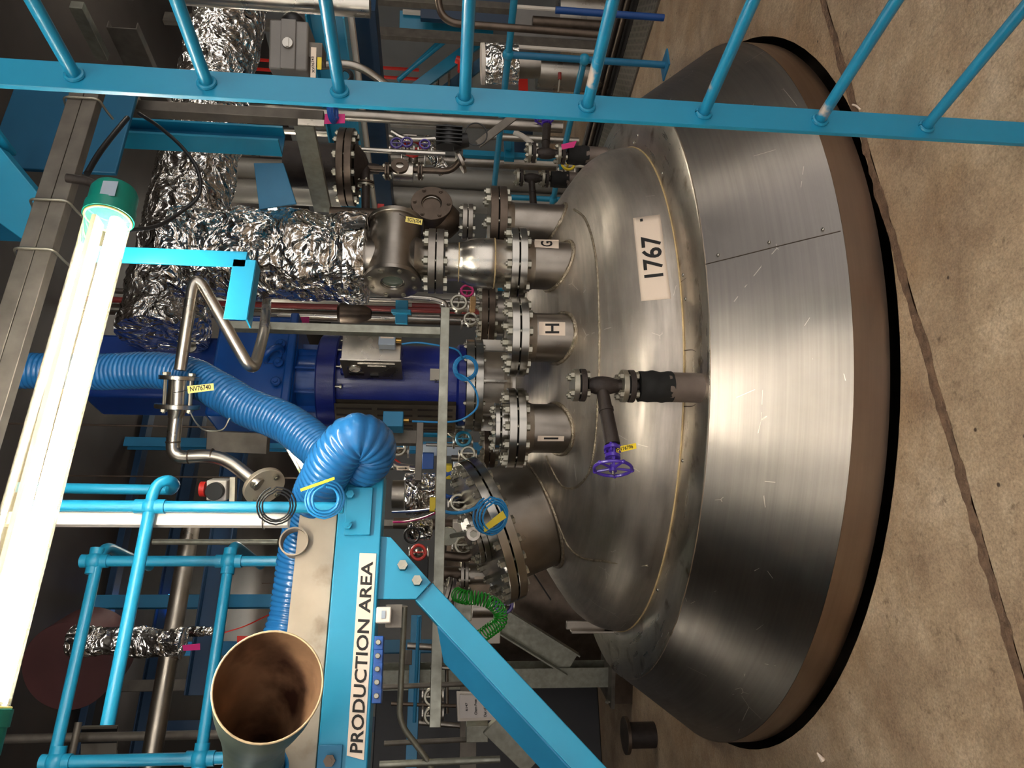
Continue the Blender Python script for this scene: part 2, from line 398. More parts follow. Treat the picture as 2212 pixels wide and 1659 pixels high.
def bolt(parent, P, ax, L_, r, mt=None, name='bolt'):
    me = bolt_mesh(L_, r)
    if mt is not None and mt != zinc:
        key = (me.name, mt.name)
        if key not in BM: q = me.copy(); q.materials.clear(); q.materials.append(mt); BM[key] = q
        me = BM[key]
    o = bpy.data.objects.new(name, me); COL.objects.link(o); o.parent = parent
    off = root_of(parent).location
    o.location = V(P)-off; o.rotation_mode = 'QUATERNION'; o.rotation_quaternion = Z.rotation_difference(V(ax).normalized())
    return o
def bolts(parent, c, ax, rb, n, L_, r, mt=None, ph=.2):
    a, b = frame(V(ax))
    for i in range(n):
        t = ph+2*PI*i/n; bolt(parent, V(c)+(a*math.cos(t)+b*math.sin(t))*rb, ax, L_, r, mt)
def joint(parent, c, ax, R, t, nb, rb=None, gap=.008, m1=polish, m2=None, br=.012, bm_=None, rin=0, ph=.2):
    """two bolted flanges centred on the gasket at c"""
    ax = V(ax).normalized(); c = V(c); rb = rb or R*.82
    obj('flange', MB().disc(c-ax*(gap/2+t), ax, R, t, rin), m2 or m1, parent)
    obj('flange', MB().disc(c+ax*gap/2, ax, R, t, rin), m1, parent)
    obj('gasket', MB().disc(c-ax*gap/2, ax, R*.86, gap), rubber, parent)
    bolts(parent, c, ax, rb, nb, 2*t+gap, br, bm_, ph)
def text_mesh(txt, sub=0):
    cu = bpy.data.curves.new('t', 'FONT'); cu.body = txt; cu.align_x = 'LEFT'; cu.resolution_u = 3; cu.offset = 0.02
    o = bpy.data.objects.new('t', cu); COL.objects.link(o); dg = bpy.context.evaluated_depsgraph_get()
    me = bpy.data.meshes.new_from_object(o.evaluated_get(dg)); bpy.data.objects.remove(o); bpy.data.curves.remove(cu)
    bm = bmesh.new(); bm.from_mesh(me); bmesh.ops.triangulate(bm, faces=bm.faces)
    for _ in range(sub): bmesh.ops.subdivide_edges(bm, edges=bm.edges, cuts=1, use_grid_fill=True)
    bmesh.ops.triangulate(bm, faces=bm.faces); bm.to_mesh(me); bm.free()
    vs = [v.co.copy() for v in me.vertices]; fs = [tuple(p.vertices) for p in me.polygons]; bpy.data.meshes.remove(me)
    x0 = min(v.x for v in vs); x1 = max(v.x for v in vs); y0 = min(v.y for v in vs); y1 = max(v.y for v in vs)
    return [((v.x-x0)/(x1-x0), (v.y-y0)/(y1-y0)) for v in vs], fs
def bil(q, u, v):
    return tuple(q[0][i]*(1-u)*(1-v)+q[1][i]*u*(1-v)+q[2][i]*u*v+q[3][i]*(1-u)*v for i in range(len(q[0])))
def text_on(parent, txt, quad, fn, mt=letter, name='lettering', sub=0):
    """quad = four photo-frame corners of the text (bl, br, tr, tl in reading order); fn maps a point of the surface"""
    vs, fs = text_mesh(txt, sub); b = MB(); b.add([fn(*bil(quad, u, v)) for u, v in vs], fs)
    off = root_of(parent).location; me = bpy.data.meshes.new(name); me.from_pydata([tuple(x-off) for x in b.v], [], b.f); me.materials.append(mt)
    o = bpy.data.objects.new(name, me); COL.objects.link(o); o.parent = parent; return o
def text3(parent, txt, P, X_, Y_, W_, H_, mt=letter):
    """flat text: lower-left corner P, reading along X_, up along Y_"""
    P = V(P); X_ = V(X_).normalized(); Y_ = V(Y_).normalized()
    return text_on(parent, txt, [(0, 0), (1, 0), (1, 1), (0, 1)], lambda u, v: P+X_*u*W_+Y_*v*H_, mt)
UX = V((1, 0, 0)); UY = V((0, 1, 0))
# ------------------------------------------------------------------ setting
TC = F*4.44 + RT*(-.015)      # vessel axis
J0 = onz(2004, 786, 0)        # floor joint runs along world X through here
def ring_floor(mb, x0, x1, y0, y1, c, R, n=96):
    vs = []; fs = []
    for i in range(n):
        t = 2*PI*i/n; dx, dy = math.cos(t), math.sin(t); vs.append((c.x+R*dx, c.y+R*dy, 0))
        s = min((x1-c.x)/dx if dx > 1e-6 else 1e9, (x0-c.x)/dx if dx < -1e-6 else 1e9, (y1-c.y)/dy if dy > 1e-6 else 1e9, (y0-c.y)/dy if dy < -1e-6 else 1e9)
        vs.append((c.x+s*dx, c.y+s*dy, 0))
    for i in range(n):
        j = (i+1) % n; fs.append((2*i, 2*j, 2*j+1, 2*i+1))
    # corners
    k = len(vs); vs += [(x1, y1, 0), (x0, y1, 0), (x0, y0, 0), (x1, y0, 0)]
    for ci in range(4):
        X_, Y_ = vs[k+ci][:2]; a = math.atan2(Y_-c.y, X_-c.x) % (2*PI); i = int(a/(2*PI)*n) % n; fs.append((2*i+1, 2*((i+1) % n)+1, k+ci))
    mb.add(vs, fs)
b = MB(); yj = J0.y
HC = TC-F*.012
ring_floor(b, -9, 9, yj+.012, 15, HC, 2.026)
b.add([(-9, -4, 0), (9, -4, 0), (9, yj-.022, 0), (-9, yj-.022, 0)], [(0, 1, 2, 3)])
b.add([(-9, yj-.022, 0), (9, yj-.022, 0), (9, yj-.022, -.02), (-9, yj-.022, -.02)], [(0, 1, 2, 3)])
b.add([(-9, yj+.012, 0), (9, yj+.012, 0), (9, yj+.012, -.02), (-9, yj+.012, -.02)], [(0, 1, 2, 3)])
struct('floor', b, conc)
b = MB(); b.lathe([(2.026, 0), (2.026, -.35), (0, -.35)], HC, Z, 96)
struct('trim_1', b, mat('pit_edge_concrete', (70, 56, 44), 0, .8, nz=(8, .3)))  # lining coloured dark for the shade in the gap under the skirt
b = MB(); b.box((0, yj-.005, -.013), (18, .034, .008)); struct('trim_2', b, mat('joint_sealant', (112, 82, 60), 0, .7, nz=(12, .3), bump=(40, .5)))
b = MB(); vs_ = []; n_ = 400
for i in range(n_):
    x = -5+10*i/(n_-1); vs_ += [(x, yj-.024-.016*noise.noise((x*5, 0, 1))-.012*noise.noise((x*17, 0, 2)), .0012), (x, yj+.014+.014*noise.noise((x*6, 3, 1))+.014*noise.noise((x*19, 3, 2)), .0012)]
b.add(vs_, [(2*i, 2*i+1, 2*i+3, 2*i+2) for i in range(n_-1)]); struct('trim_6', b, mat('crumbled_joint_edge', (106, 82, 64), 0, .75, nz=(22, .4), bump=(50, .6)))
b = MB(); b.box((0, 15.1, 4), (19, .2, 8.6)); struct('wall_back', b, greywall)
b = MB(); b.box((-9.1, 5.5, 4), (.2, 19.2, 8.6)); struct('wall_left', b, darkwall)
b = MB(); b.box((9.1, 5.5, 4), (.2, 19.2, 8.6)); struct('wall_right', b, greywall)
b = MB(); b.box((0, 5.2, 4.35), (18, 19.6, .1)); struct('ceiling', b, mat('roof_sheet', (52, 46, 42), 0, .7, nz=(2, .2)))


# ------------------------------------------------------------------ vessel
def prof(R0, z0, rk, Rc, n1=10, n2=14):
    a = R0-rk; th = math.asin(a/(Rc-rk)); p = []
    for i in range(n1+1):
        t = (PI/2-th)*i/n1; p.append((a+rk*math.cos(t), z0+rk*math.sin(t)))
    zc = z0+(rk-Rc)*math.cos(th)
    for i in range(1, n2+1):
        t = th*(1-i/n2); p.append((Rc*math.sin(t), zc+Rc*math.cos(t)))
    return p
DP = prof(1.439, .581, .30, 2.2); DPr = np.array(DP[::-1])
def zr(r): return float(np.interp(r, DPr[:, 0], DPr[:, 1])) if r <= 1.439 else -9.
def cone_z(r): return .563-(r-1.687)*(.563-.148)/(1.994-1.687)
def surf_z(r):
    if r <= 1.439: return zr(r)
    if r <= 1.687: return .581-(r-1.439)*.018/.248
    if r <= 1.994: return cone_z(r)
    return -9.
def hit(px, py, up=0.0, fn=surf_z):
    rr = ray(px, py); lo = None
    for i in range(500):
        t = 1.8+i*.01; P = EYE+rr*t
        if P.z < fn((P.xy-TC.xy).length)+up: lo = t; break
    if lo is None: return None
    a, c = lo-.01, lo
    for _ in range(18):
        mm = (a+c)/2; P = EYE+rr*mm
        if P.z < fn((P.xy-TC.xy).length)+up: c = mm
        else: a = mm
    P = EYE+rr*c
    if P.z < .148 and up == 0 and False: return None
    return P
def dome_n(P):
    r = V((P.x-TC.x, P.y-TC.y, 0)); q = r.length; e = .004; s = (zr(min(q+e, 1.438))-zr(q-e))/(2*e); r.normalize()
    return (Z-r*s).normalized()
ves = thing('reactor_vessel', 'large stainless steel domed reactor vessel with a conical brushed skirt set into the concrete floor', 'vessel', TC)
obj('dome_head', MB().lathe([(1.439, .55)]+DP, TC, Z, 128), domem, ves, sharp=1.2)
obj('cladding_cone', MB().lathe([(1.994, .148), (1.9185, .25), (1.8405, .3555), (1.763, .460), (1.687, .563)], TC, Z, 160), clad, ves, sharp=1.2, label='brushed conical skirt panel')
obj('base_band', MB().lathe([(1.99, 0.012), (1.996, .012), (1.996, .148), (1.985, .1485)], TC, Z, 160), bandm, ves, label='upright satin band at the foot of the skirt')
cr_ = obj('cover_ring', MB().lathe([(1.437, .575), (1.439, .581), (1.684, .568), (1.69, .563), (1.69, .555)], TC, Z, 128), coverm, ves, label='flat bright ring between dome and skirt')
b = MB()
for pts in ([(1240, 452), (1262, 470), (1278, 510), (1290, 580), (1294, 680), (1295, 760), (1292, 860), (1285, 960), (1272, 1020), (1245, 1052), (1215, 1050), (1190, 1010), (1180, 985)],
            [(1195, 1105), (1210, 1142), (1228, 1180), (1258, 1205), (1315, 1214), (1400, 1222)]):
    P = [hit(*p) for p in pts]; P = [p for p in P if p is not None]
    b.tube(P, .008, 8, 10, rf=lambda d, t, i: .0065+.0018*noise.noise((d*60, t, 0)))
obj('weld_seam', b, mat('weld_bead', (170, 158, 138), 1, .4, nz=(60, .3), bump=(120, .4)), ves, label='rough bead around the reinforced dome pad')
b = MB(); b.torus(TC+Z*.583, Z, 1.440, .0045, 128, 6); obj('weld_seam', b, mat('sealant_line', (200, 176, 130), .2, .5, nz=(20, .2)), ves)
# cladding laps and the pipe cut-out in the cover ring
b = MB()
for pts in ([(1523, 571), (1600, 552), (1700, 527), (1816, 499)],):
    b.tube([hit(*p) for p in pts], .0022, 6, 6)
obj('panel_lap', b, darksteel, ves); b = MB()
b.tube([hit(1478, 757, 0), hit(1500, 757), hit(1516, 775), hit(1522, 800), hit(1523, 830), hit(1517, 855), hit(1500, 876), hit(1478, 878)], .0028, 6, 6)
obj('panel_lap', b, darksteel, ves); b = MB()
b.tube([hit(1470, 610), hit(1521, 571)], .0015, 6, 3)
obj('panel_lap', b, darksteel, ves)
b = MB()
for (x, y) in [(1552, 551), (1662, 524), (1778, 496), (1476, 594), (1481, 646), (1475, 995), (1369, 309), (1378, 293), (1431, 375), (1421, 1274)]:
    P = hit(x, y); o = None
    mbb = MB(); mbb.sph((0, 0, 0), .0065, 8, 6, .6); obj('rivet', MB().sph(P+Z*.002-F*.001, .0085, 12, 8, .7), polish, ves)
# number plate 1767
quad = [(1450, 645), (1426, 463), (1367, 471), (1385, 650)]
pl = MB(); nu, nv = 16, 8
fn_up = lambda px, py: hit(px, py, .004)
vs = [fn_up(*bil(quad, i/nu, j/nv)) for j in range(nv+1) for i in range(nu+1)]
pl.add(vs, [(j*(nu+1)+i, j*(nu+1)+i+1, (j+1)*(nu+1)+i+1, (j+1)*(nu+1)+i) for j in range(nv) for i in range(nu)])
np_ = obj('number_plate', pl, white, ves, label='white plate reading 1767')
md = np_.modifiers.new('solid', 'SOLIDIFY'); md.thickness = .003; md.offset = -1
def draped_text(parent, txt, quad, up=.0065):
    text_on(parent, txt, quad, lambda px, py: hit(px, py, up), sub=2)
draped_text(np_, '1767', [(1434, 596), (1427, 506), (1383, 512), (1391, 601)])
draped_text(np_, '-', [(1389, 478), (1388, 472), (1382, 473), (1383, 479)])

# nozzles
def weld_ring(parent, A, r, mt=None):
    P = []
    for i in range(32):
        t = 2*PI*i/32; q = A+V((math.cos(t), math.sin(t), 0))*(r+.004); q.z = zr((q.xy-TC.xy).length)+.003; P.append(q)
    b = MB(); b.tube(P, .011, 8, 2, closed=True, cap=False, rf=lambda d, t, i: .011+.003*noise.noise((d*50, t*1.5, 3)))
    obj('weld', b, MATS['weld_bead'], parent)
def nozzle(px, py, rpx, gx, gy, Rpx, tpx, nb, lab, dfix=None, top='blind', back=None, lip=True, bright=polish):
    if dfix: A = at(px, py, dfix); d = dfix; r = m(rpx, d)
    else:
        Pf = hit(px, py); r = m(rpx, dep(Pf)); A = Pf+F*r; d = dep(A)
    R = m(Rpx, d); A.z = 0; zg = at(gx, gy, d-R*.9).z; t = m(tpx, d-R)
    zb = zr((A.xy-TC.xy).length)-.12
    nz_ = obj('nozzle', MB().cyl(A+Z*zb, A+Z*(zg-t), r, seg=48, cap=False).lathe([(r, zg-t-.05), (r*1.12, zg-t-.012), (r*1.12, zg-t)], A, Z, 48), steel2, ves, label=lab)
    weld_ring(nz_, A, r)
    joint(nz_, A+Z*zg, Z, R, t, nb, R*.84, .007, bright, bright, m(9, d))
    return nz_, A, zg, t, R, r, d
nH, AH, zH, tH, RH, rH, dH = nozzle(1243, 728, 55, 1125, 726, 86, 17, 12, 'nozzle marked H with a bolted blank flange')
nI, AI, zI, tI, RI, rI, dI = nozzle(1238, 930, 55, 1119, 930, 87, 17, 12, 'nozzle marked I with a second cover on its flange')
nG, AG, zG, tG, RG, rG, dG = nozzle(1234, 567, 54, 1123, 562, 79, 16, 8, 'nozzle marked G below the sight glass')
nB, AB, zB, tB, RB, rB, dB = nozzle(1190, 487, 45, 1078, 487, 78, 17, 8, 'shaded nozzle behind the one marked G', dfix=4.02, bright=darksteel)
def vis_on_cyl(A, r):      # maps photo points onto the near side of a vertical cylinder
    def fn(px, py):
        rr = ray(px, py); o = V((EYE.x-A.x, EYE.y-A.y)); dd = V((rr.x, rr.y)); a = dd.dot(dd); bb = 2*o.dot(dd); c = o.dot(o)-r*r
        D_ = bb*bb-4*a*c; t = (-bb-math.sqrt(max(D_, 0)))/(2*a); return EYE+rr*t
    return fn
def decal(parent, quad, fn, mt=white, n=8, name='label_plate', label=None):
    b = MB(); b.add([fn(*bil(quad, i/n, j/3)) for j in range(4) for i in range(n+1)], [(j*(n+1)+i, j*(n+1)+i+1, (j+1)*(n+1)+i+1, (j+1)*(n+1)+i) for j in range(3) for i in range(n)])
    return obj(name, b, mt, parent, label=label)
for (nz_, A, r, q, tx, tq) in (
    (nH, AH, rH, [(1221, 725), (1221, 696), (1164, 695), (1164, 724)], 'H', [(1208, 720), (1208, 699), (1178, 699), (1178, 720)]),
    (nI, AI, rI, [(1218, 953), (1219, 942), (1162, 941), (1161, 953)], 'I', [(1206, 949), (1206, 945), (1175, 945), (1175, 949)]),
    (nG, AG, rG, [(1207, 537), (1207, 518), (1155, 517), (1154, 534)], 'G', [(1194, 533), (1193, 521), (1168, 520), (1168, 532)])):
    decal(nz_, q, vis_on_cyl(A, r+.002)); text_on(nz_, tx, tq, vis_on_cyl(A, r+.0035), sub=2)
# second bolted cover on I
z2 = zI+tI+.0035
obj('cover_flange', MB().disc(AI+Z*(z2), Z, RI*.62, .03, 0).disc(AI+Z*(z2+.038), Z, RI*.62, .022, 0), polish, nI)
bolts(nI, AI+Z*(z2+.034), Z, RI*.5, 8, .06, m(6, dI))
# centre neck
Zc = lambda x, y=832, d=4.44: at(x, y, d).z
neck = obj('nozzle', MB().cyl(TC+Z*1.05, TC+Z*Zc(1098), .40, seg=64, cap=False).lathe([(.40, Zc(1098)-.0), (.47, Zc(1098)), (.47, Zc(1092)), (0, Zc(1092))], TC, Z, 64), steel, ves, label='wide centre neck under the agitator drive')
# manway, leaning outwards
Pm = hit(1175, 1135); 
mc = TC+RT*(-.70)+F*(-.45); mc.z = zr((mc.xy-TC.xy).length); nm = dome_n(mc)
mw = obj('nozzle', MB().cyl(mc-nm*.2, mc+nm*.235, .31, seg=64, cap=False), steel2, ves, label='large manway neck leaning towards the left')
joint(mw, mc+nm*.27, nm, .405, .045, 24, .365, .008, polish, polish, .022, ph=.1)
obj('davit_boss', MB().disc(mc+nm*.32, nm, .16, .03).disc(mc+nm*.355, nm, .16, .026), polish, mw)
bolts(mw, mc+nm*.353, nm, .135, 10, .06, .014)
a_, b__ = frame(nm)
P = []
for i in range(40):
    t = 2*PI*i/40; q = mc+(a_*math.cos(t)+b__*math.sin(t))*.314; q.z += zr(min((q.xy-TC.xy).length, 1.42))-q.z; P.append(q)
obj('weld', MB().tube(P, .011, 8, 2, closed=True, cap=False), MATS['weld_bead'], mw)
# lug at the left edge of the dome
p0 = hit(1350, 1356, fn=surf_z) or at(1350, 1356, 4.3)
lug = MB(); q0 = at(1350, 1360, 4.2); q1 = at(1232, 1356, 4.2); q0.z = .575; q1.z = at(1232, 1356, 4.2).z; q1.x, q1.y = q0.x, q0.y
lug.bar(q0, q1, .09, .016, F); lug.bar(q0+Z*.28+RT*.03, q0+Z*.05+RT*.03, .02, .05, F)
obj('lifting_lug', lug, steel2, ves, bev=.003)
b = MB(); b.bar(at(1330, 1345, 4.25), at(1395, 1330, 4.1), .03, .02, Z)

# flanged branch and purple hand valve in front
base = onz(1512, 838, .572); base = base+F*.0
dv = dep(base)
br = thing('drain_branch', 'black iron flanged tee on a short sleeved riser in front of the dome', 'valve', base)
def bz(x, y=833): return at(x, y, dv+.02).z
def bp(x): return V((base.x, base.y, bz(x)))
obj('sleeve', MB().lathe([(.060, .565-0), (.061, bz(1436)), (.05, bz(1436)), (.05, .58)], V((base.x, base.y, 0)), Z, 32), mat('grey_lagging_sleeve', (118, 106, 98), .5, .5, nz=(12, .15)), br, label='grey metal sleeve')
obj('wrap', MB().tube([bp(1447), bp(1430), bp(1410), bp(1376)], .063, 24, 6, rf=lambda d, t, i: .062+.006*noise.noise((math.cos(t)*2, math.sin(t)*2, d*30))), rubber, br, label='torn black rubber wrap')
obj('tee_body', MB().cyl(bp(1385), bp(1355), .018).cyl(bp(1345), bp(1328), .026, .026).lathe([(.027, bz(1330)), (.036, bz(1312)), (.038, bz(1298)), (.036, bz(1285)), (.026, bz(1268))], V((base.x, base.y, 0)), Z, 24), black_iron, br)
rf_ = m(36, dv)
joint(br, bp(1352), Z, rf_, m(12, dv), 4, rf_*.78, m(4, dv), zinc, black_iron, m(8, dv), ph=.5)
joint(br, bp(1248), Z, rf_, m(12, dv), 4, rf_*.78, m(4, dv), zinc, black_iron, m(8, dv), ph=.5)
e1 = at(1323, 960, dv-.12); s1 = bp(1297); ad = (e1-s1).normalized()
obj('branch_pipe', MB().cyl(s1, e1, .024, .030, 24).cyl(s1+ad*.10, s1+ad*.115, .03, seg=20), black_iron, br)
hv = thing('hand_valve', 'purple spoked handwheel valve on the black branch in front of the dome', 'valve', e1)
wc = at(1324, 1012, dv-.17); ad = (wc-e1).normalized()
obj('bonnet', MB().cyl(e1, e1+ad*.02, .02, seg=16).cyl(e1+ad*.012, e1+ad*.024, .034, seg=16).cyl(e1+ad*.024, e1+ad*.06, .016).cyl(e1+ad*.045, e1+ad*.058, .03, seg=12), purple, hv)
a_, b_ = frame(ad)
obj('yoke', MB().bar(e1+a_*.02+ad*.02, wc+a_*.012, .01, .008, b_).bar(e1-a_*.02+ad*.02, wc-a_*.012, .01, .008, b_), purple, hv)
rw = m(41, dv-.17); sp = MB(); sp.torus(wc, ad, rw, .0065, 40, 8)
for i in range(5):
    t = 2*PI*i/5+.3; q = a_*math.cos(t)+b_*math.sin(t); sp.tube([wc+q*.01, wc+q*rw], .005, 8, curve=False); sp.sph(wc+q*(rw+.003), .009, 8, 6)
sp.cyl(wc-ad*.012, wc+ad*.012, .015, seg=12)
obj('handwheel', sp, purple, hv); obj('stem', MB().cyl(e1+ad*.02, wc+ad*.025, .005, seg=10), zinc, hv)
for k in range(4): bolt(hv, e1+ad*.02+(a_*math.cos(k*1.57+.4)+b_*math.sin(k*1.57+.4))*.027, ad, .02, .006, purple)
def hang_tag(name, label, quad, d, mt, txt, tq, tie=None, cat='tag', group=None, facing=None):
    """thin engraved tag given by its four photo corners at depth d (reading order bl, br, tr, tl)"""
    g = MB(); n = (facing or F); P0 = at(*quad[0], d); poly = [onpl(*q, P0, n) for q in quad]; g.prism(poly, n*.002)
    c = (poly[0]+poly[2])/2; t = thing(name, label, cat, (c.x, c.y, min(p.z for p in poly)), group)
    obj('plate', g, mt, t)
    if txt: text_on(t, txt, tq, lambda px, py: onpl(px, py, P0-n*.0008, n))
    if tie: obj('tie', MB().tube([at(*p[:2], p[2] if len(p) > 2 else d) for p in tie], .0016, 6, 6), blackp, t)
    return t
hang_tag('valve_tag', 'yellow tag reading HV76796 tied to the purple hand valve', [(1332, 979), (1375, 969), (1374, 957), (1330, 966)], dv-.15, yellow, 'HV76796', [(1333, 976), (1368, 968), (1367, 960), (1332, 968)], [(1334, 972), (1326, 962), (1322, 955, dv-.14)])
# ------------------------------------------------------------------ lamps
def lamp(P0, L_, label, group=None, e=tubelit, tubes=2, down=V((0, 0, -1)), ux=UX):
    """tubular luminaire, P0 = centre of its right end, running towards -ux"""
    P0 = V(P0); A = -ux; t = thing('tubular_lamp', label, 'lamp', P0+A*L_/2-Z*.06, group)
    obj('clear_cover', MB().lathe([(.058, .05), (.058, L_-.05)], P0, A, 40), lampglass, t)
    side = A.cross(Z).normalized()
    obj('reflector_tray', MB().bar(P0+A*.06+Z*.026, P0+A*(L_-.06)+Z*.02+side*.012, .05, .012, side), galv_d, t)
    for s in ((-1, 1) if tubes == 2 else (0,)):
        q = side*s*.017-Z*.031
        obj('fluorescent_tube', MB().cyl(P0+A*.07+q, P0+A*(L_-.07)+q, .0155, seg=16), e, t)
    for q, dr in ((P0, A), (P0+A*L_, -A)):
        c = obj('end_cap', MB().lathe([(0, -.045), (.055, -.045), (.062, -.03), (.062, .02), (.066, .022), (.066, .055), (.0585, .056)], q, dr, 40), teal, t)
        obj('cover_rim', MB().torus(q+dr*.058, A, .0595, .003, 40, 6), mat('yellowed_rim', (210, 190, 110), 0, .4), c)
    return t
PL = at(243, 438, 2.13)
l1 = lamp(PL, 1.36, 'long lit fluorescent tube lamp with green end caps, nearest and brightest at upper left')
obj('cable_gland', MB().tube(bend([PL+UX*.03+Z*.03, PL+UX*.07+Z*.07, PL+UX*.08+Z*.14], .05), .013, 12, curve=False), black_iron, l1)
obj('rating_label', MB().box(PL+UX*.0-UY*.0625-Z*.015, (.05, .001, .04)), greybox, l1)
def copy_tree(o, parent=None):
    c = o.copy(); COL.objects.link(c); c.parent = parent
    for ch in list(o.children): copy_tree(ch, c)
    return c
def lamp_copy(src, loc, label, rz=0):
    c = copy_tree(src); c.location = V(loc); c.rotation_euler = (0, 0, rz); c['label'] = label; return c
# the lamp seen behind the hose, then unseen lamps added to light the hall
l2 = lamp(at(606, 905, 4.3), 1.3, 'lit tube lamp glimpsed behind the curved blue hose', e=tubelit, ux=-UY)
for sx in (-.5, .5): obj('hanger', MB().cyl(l2.location+UY*sx+Z*.09, V((l2.location.x, l2.location.y+sx, 4.3)), .006, seg=8), darksteel, l2)
lh = lamp(V((-3.6, 6.6, 3.72)), 1.3, 'added overhead tube lamp above the far left of the vessel')
for sx in (-.5, .5): obj('hanger', MB().cyl(lh.location+UX*sx+Z*.09, V((lh.location.x+sx, lh.location.y, 4.3)), .006, seg=8), darksteel, lh)
LZ = lh.location.z
cdx = lambda lat, d, z: tuple((RT*lat+F*d+Z*z)[:])
SPOTS = [(cdx(-1.12, -.15, LZ), 'added overhead tube lamp hung above the viewer, left one of three end to end', -YAW),  # these three are placed to give the skirt its bright patch
         (cdx(.30, -.15, LZ), 'added overhead tube lamp hung above the viewer, middle one of three end to end', -YAW),
         (cdx(1.60, -.35, LZ), 'added overhead tube lamp hung above the viewer, right one of three end to end', -YAW),
         (cdx(6.9, 1.7, LZ), 'lower tube lamp hung crosswise far right of the ladder', PI/2),
         (cdx(-2.6, -.6, LZ), 'added overhead tube lamp hung lengthwise behind the viewer on the left', PI/2-YAW),
         ((3.7, 6.6, LZ), 'added overhead tube lamp above the pipes behind the vessel', 0),
         ((5.6, 7.2, LZ), 'added overhead tube lamp over the far right bay', 1.57),
         ((4.6, 10.2, LZ), 'added overhead tube lamp near the far blue stair', 0),
         ((7.0, 10.8, LZ), 'added overhead tube lamp right of the far blue stair', 0),
         (cdx(3.5, 5.0, LZ), 'added overhead tube lamp beyond the ladder near the actuator block', 0),  # put in to brighten the blue steel on the right
         ((1.4, 11.5, LZ), 'added overhead tube lamp near the far wall', 0)]
for loc, lb, rz in SPOTS: lamp_copy(lh, loc, lb, rz)

for k_, (a_1, b_1) in enumerate((((-5.4, .3), (-3.5, 2.4)), ((-6.4, .6), (-4.3, 3.0)))):  # unseen beams put in to tint the skirt's reflections blue
    obj('unseen_beam', MB().ibeam(RT*a_1[0]+F*a_1[1]+Z*2.85, RT*b_1[0]+F*b_1[1]+Z*2.85, .16, .24, .014, Z.cross(UX)), blue, None, 0, 'unseen sky blue beam added off to the left for skirt reflections, %s' % ('nearer the vessel', 'farther from the vessel')[k_], 'beam')
# ------------------------------------------------------------------ ladder
s0 = at(-60, 154, 1.69); s1 = at(2240, 292, 1.86); s1 = s1+(s1-s0).normalized()*.0
def st(x): 
    k = (x+60)/2300; return at(x, 154+138*k, 1.69+.17*k)
lad = thing('steel_ladder', 'sky blue steel ladder with round rungs and a flat stile, right in the foreground', 'ladder', V((s1.x, s1.y, 0)))
L_AX = (s1-s0).normalized(); run = -UY
foot = s1+L_AX*((0-s1.z)/L_AX.z if s1.z > 0 else 0)
head = s0-L_AX*.9
wd = UX
obj('stile', MB().bar(head, foot, .080, .012, wd), blue, lad, bev=.0015)
obj('stile', MB().bar(head+run*.44, foot+run*.44, .080, .012, wd), blue, lad, bev=.0015)
for i, x in enumerate((165, 450, 735, 1003, 1265, 1515, 1765, 1995)):
    k = (x+60)/2300; P = at(x, [167, 189, 208, 222, 236, 250, 264, 274][i], 1.69+.17*k)
    q = s0+L_AX*((P-s0).dot(L_AX)); P = q+wd*((P-q).dot(wd))*.0
    rg = obj('rung', MB().cyl(P, P+run*.44, .0145, seg=20), blue_chip if i > 1 else blue, lad)
    obj('weld', MB().tube([P+run*.008+(Z*math.cos(a)+UX*math.sin(a))*.0175 for a in [j*PI/8 for j in range(16)]], .0055, 8, 1, closed=True, cap=False, rf=lambda d, t, i_: .0055+.002*noise.noise((d*90, i*3.1, 0))), blue, rg)
obj('foot_plate', MB().bar(at(2172, 318, 1.95), at(2225, 322, 1.95), .05, .06, UX), blue, lad)
obj('fixing_bolt', MB().hexa(at(2196, 280, 1.94)-UY*.006, run, .02, .018), darksteel, lad)

# ------------------------------------------------------------------ production area beam and its platform edge
PB = at(780, 1150, 2.4)
fb = lambda px, py, o=0: onpl(px, py, PB+UY*o, UY)
zt = fb(728, 1133).z; zb_ = fb(824, 1133).z; xr = fb(780, 1016).x; xl = fb(740, 1760).x-.25
beam = thing('platform_beam', 'sky blue steel platform edge beam carrying the PRODUCTION AREA sign', 'beam', V(((xl+xr)/2, PB.y+.05, zb_)))
g = MB(); g.box(((xl+xr)/2, PB.y+.055, (zt+zb_)/2), (xr-xl, .11, zt-zb_))
obj('girder', g, blue, beam, bev=.004)
g = MB(); hz = fb(775, 1110).z; g.box((fb(757, 1105).x, PB.y-.006, hz), (fb(757, 1055).x-fb(757, 1158).x, .012, .085)); obj('bracket_plate', g, blue, beam, bev=.002)
for x, y in ((757, 1070), (752, 1136)): bolt(beam, fb(x, y, -.014), UY, .01, .013, blue)
g = MB(); g.box((fb(715, 1650).x-.05, PB.y-.006, fb(712, 1648).z), (.2, .012, .07)); obj('bracket_plate', g, blue_d, beam, bev=.002); bolt(beam, fb(713, 1643, -.014), UY, .01, .016, darksteel)
gus = obj('gusset_plate', MB().prism([fb(x, y, .02) for x, y in ((818, 1158), (844, 1160), (931, 1258), (899, 1294), (812, 1294))], UY*.014), blue, beam, bev=.0015)
for x, y in ((870, 1222), (901, 1255)): bolt(gus, fb(x, y, .014), UY, .012, .0155, zinc)
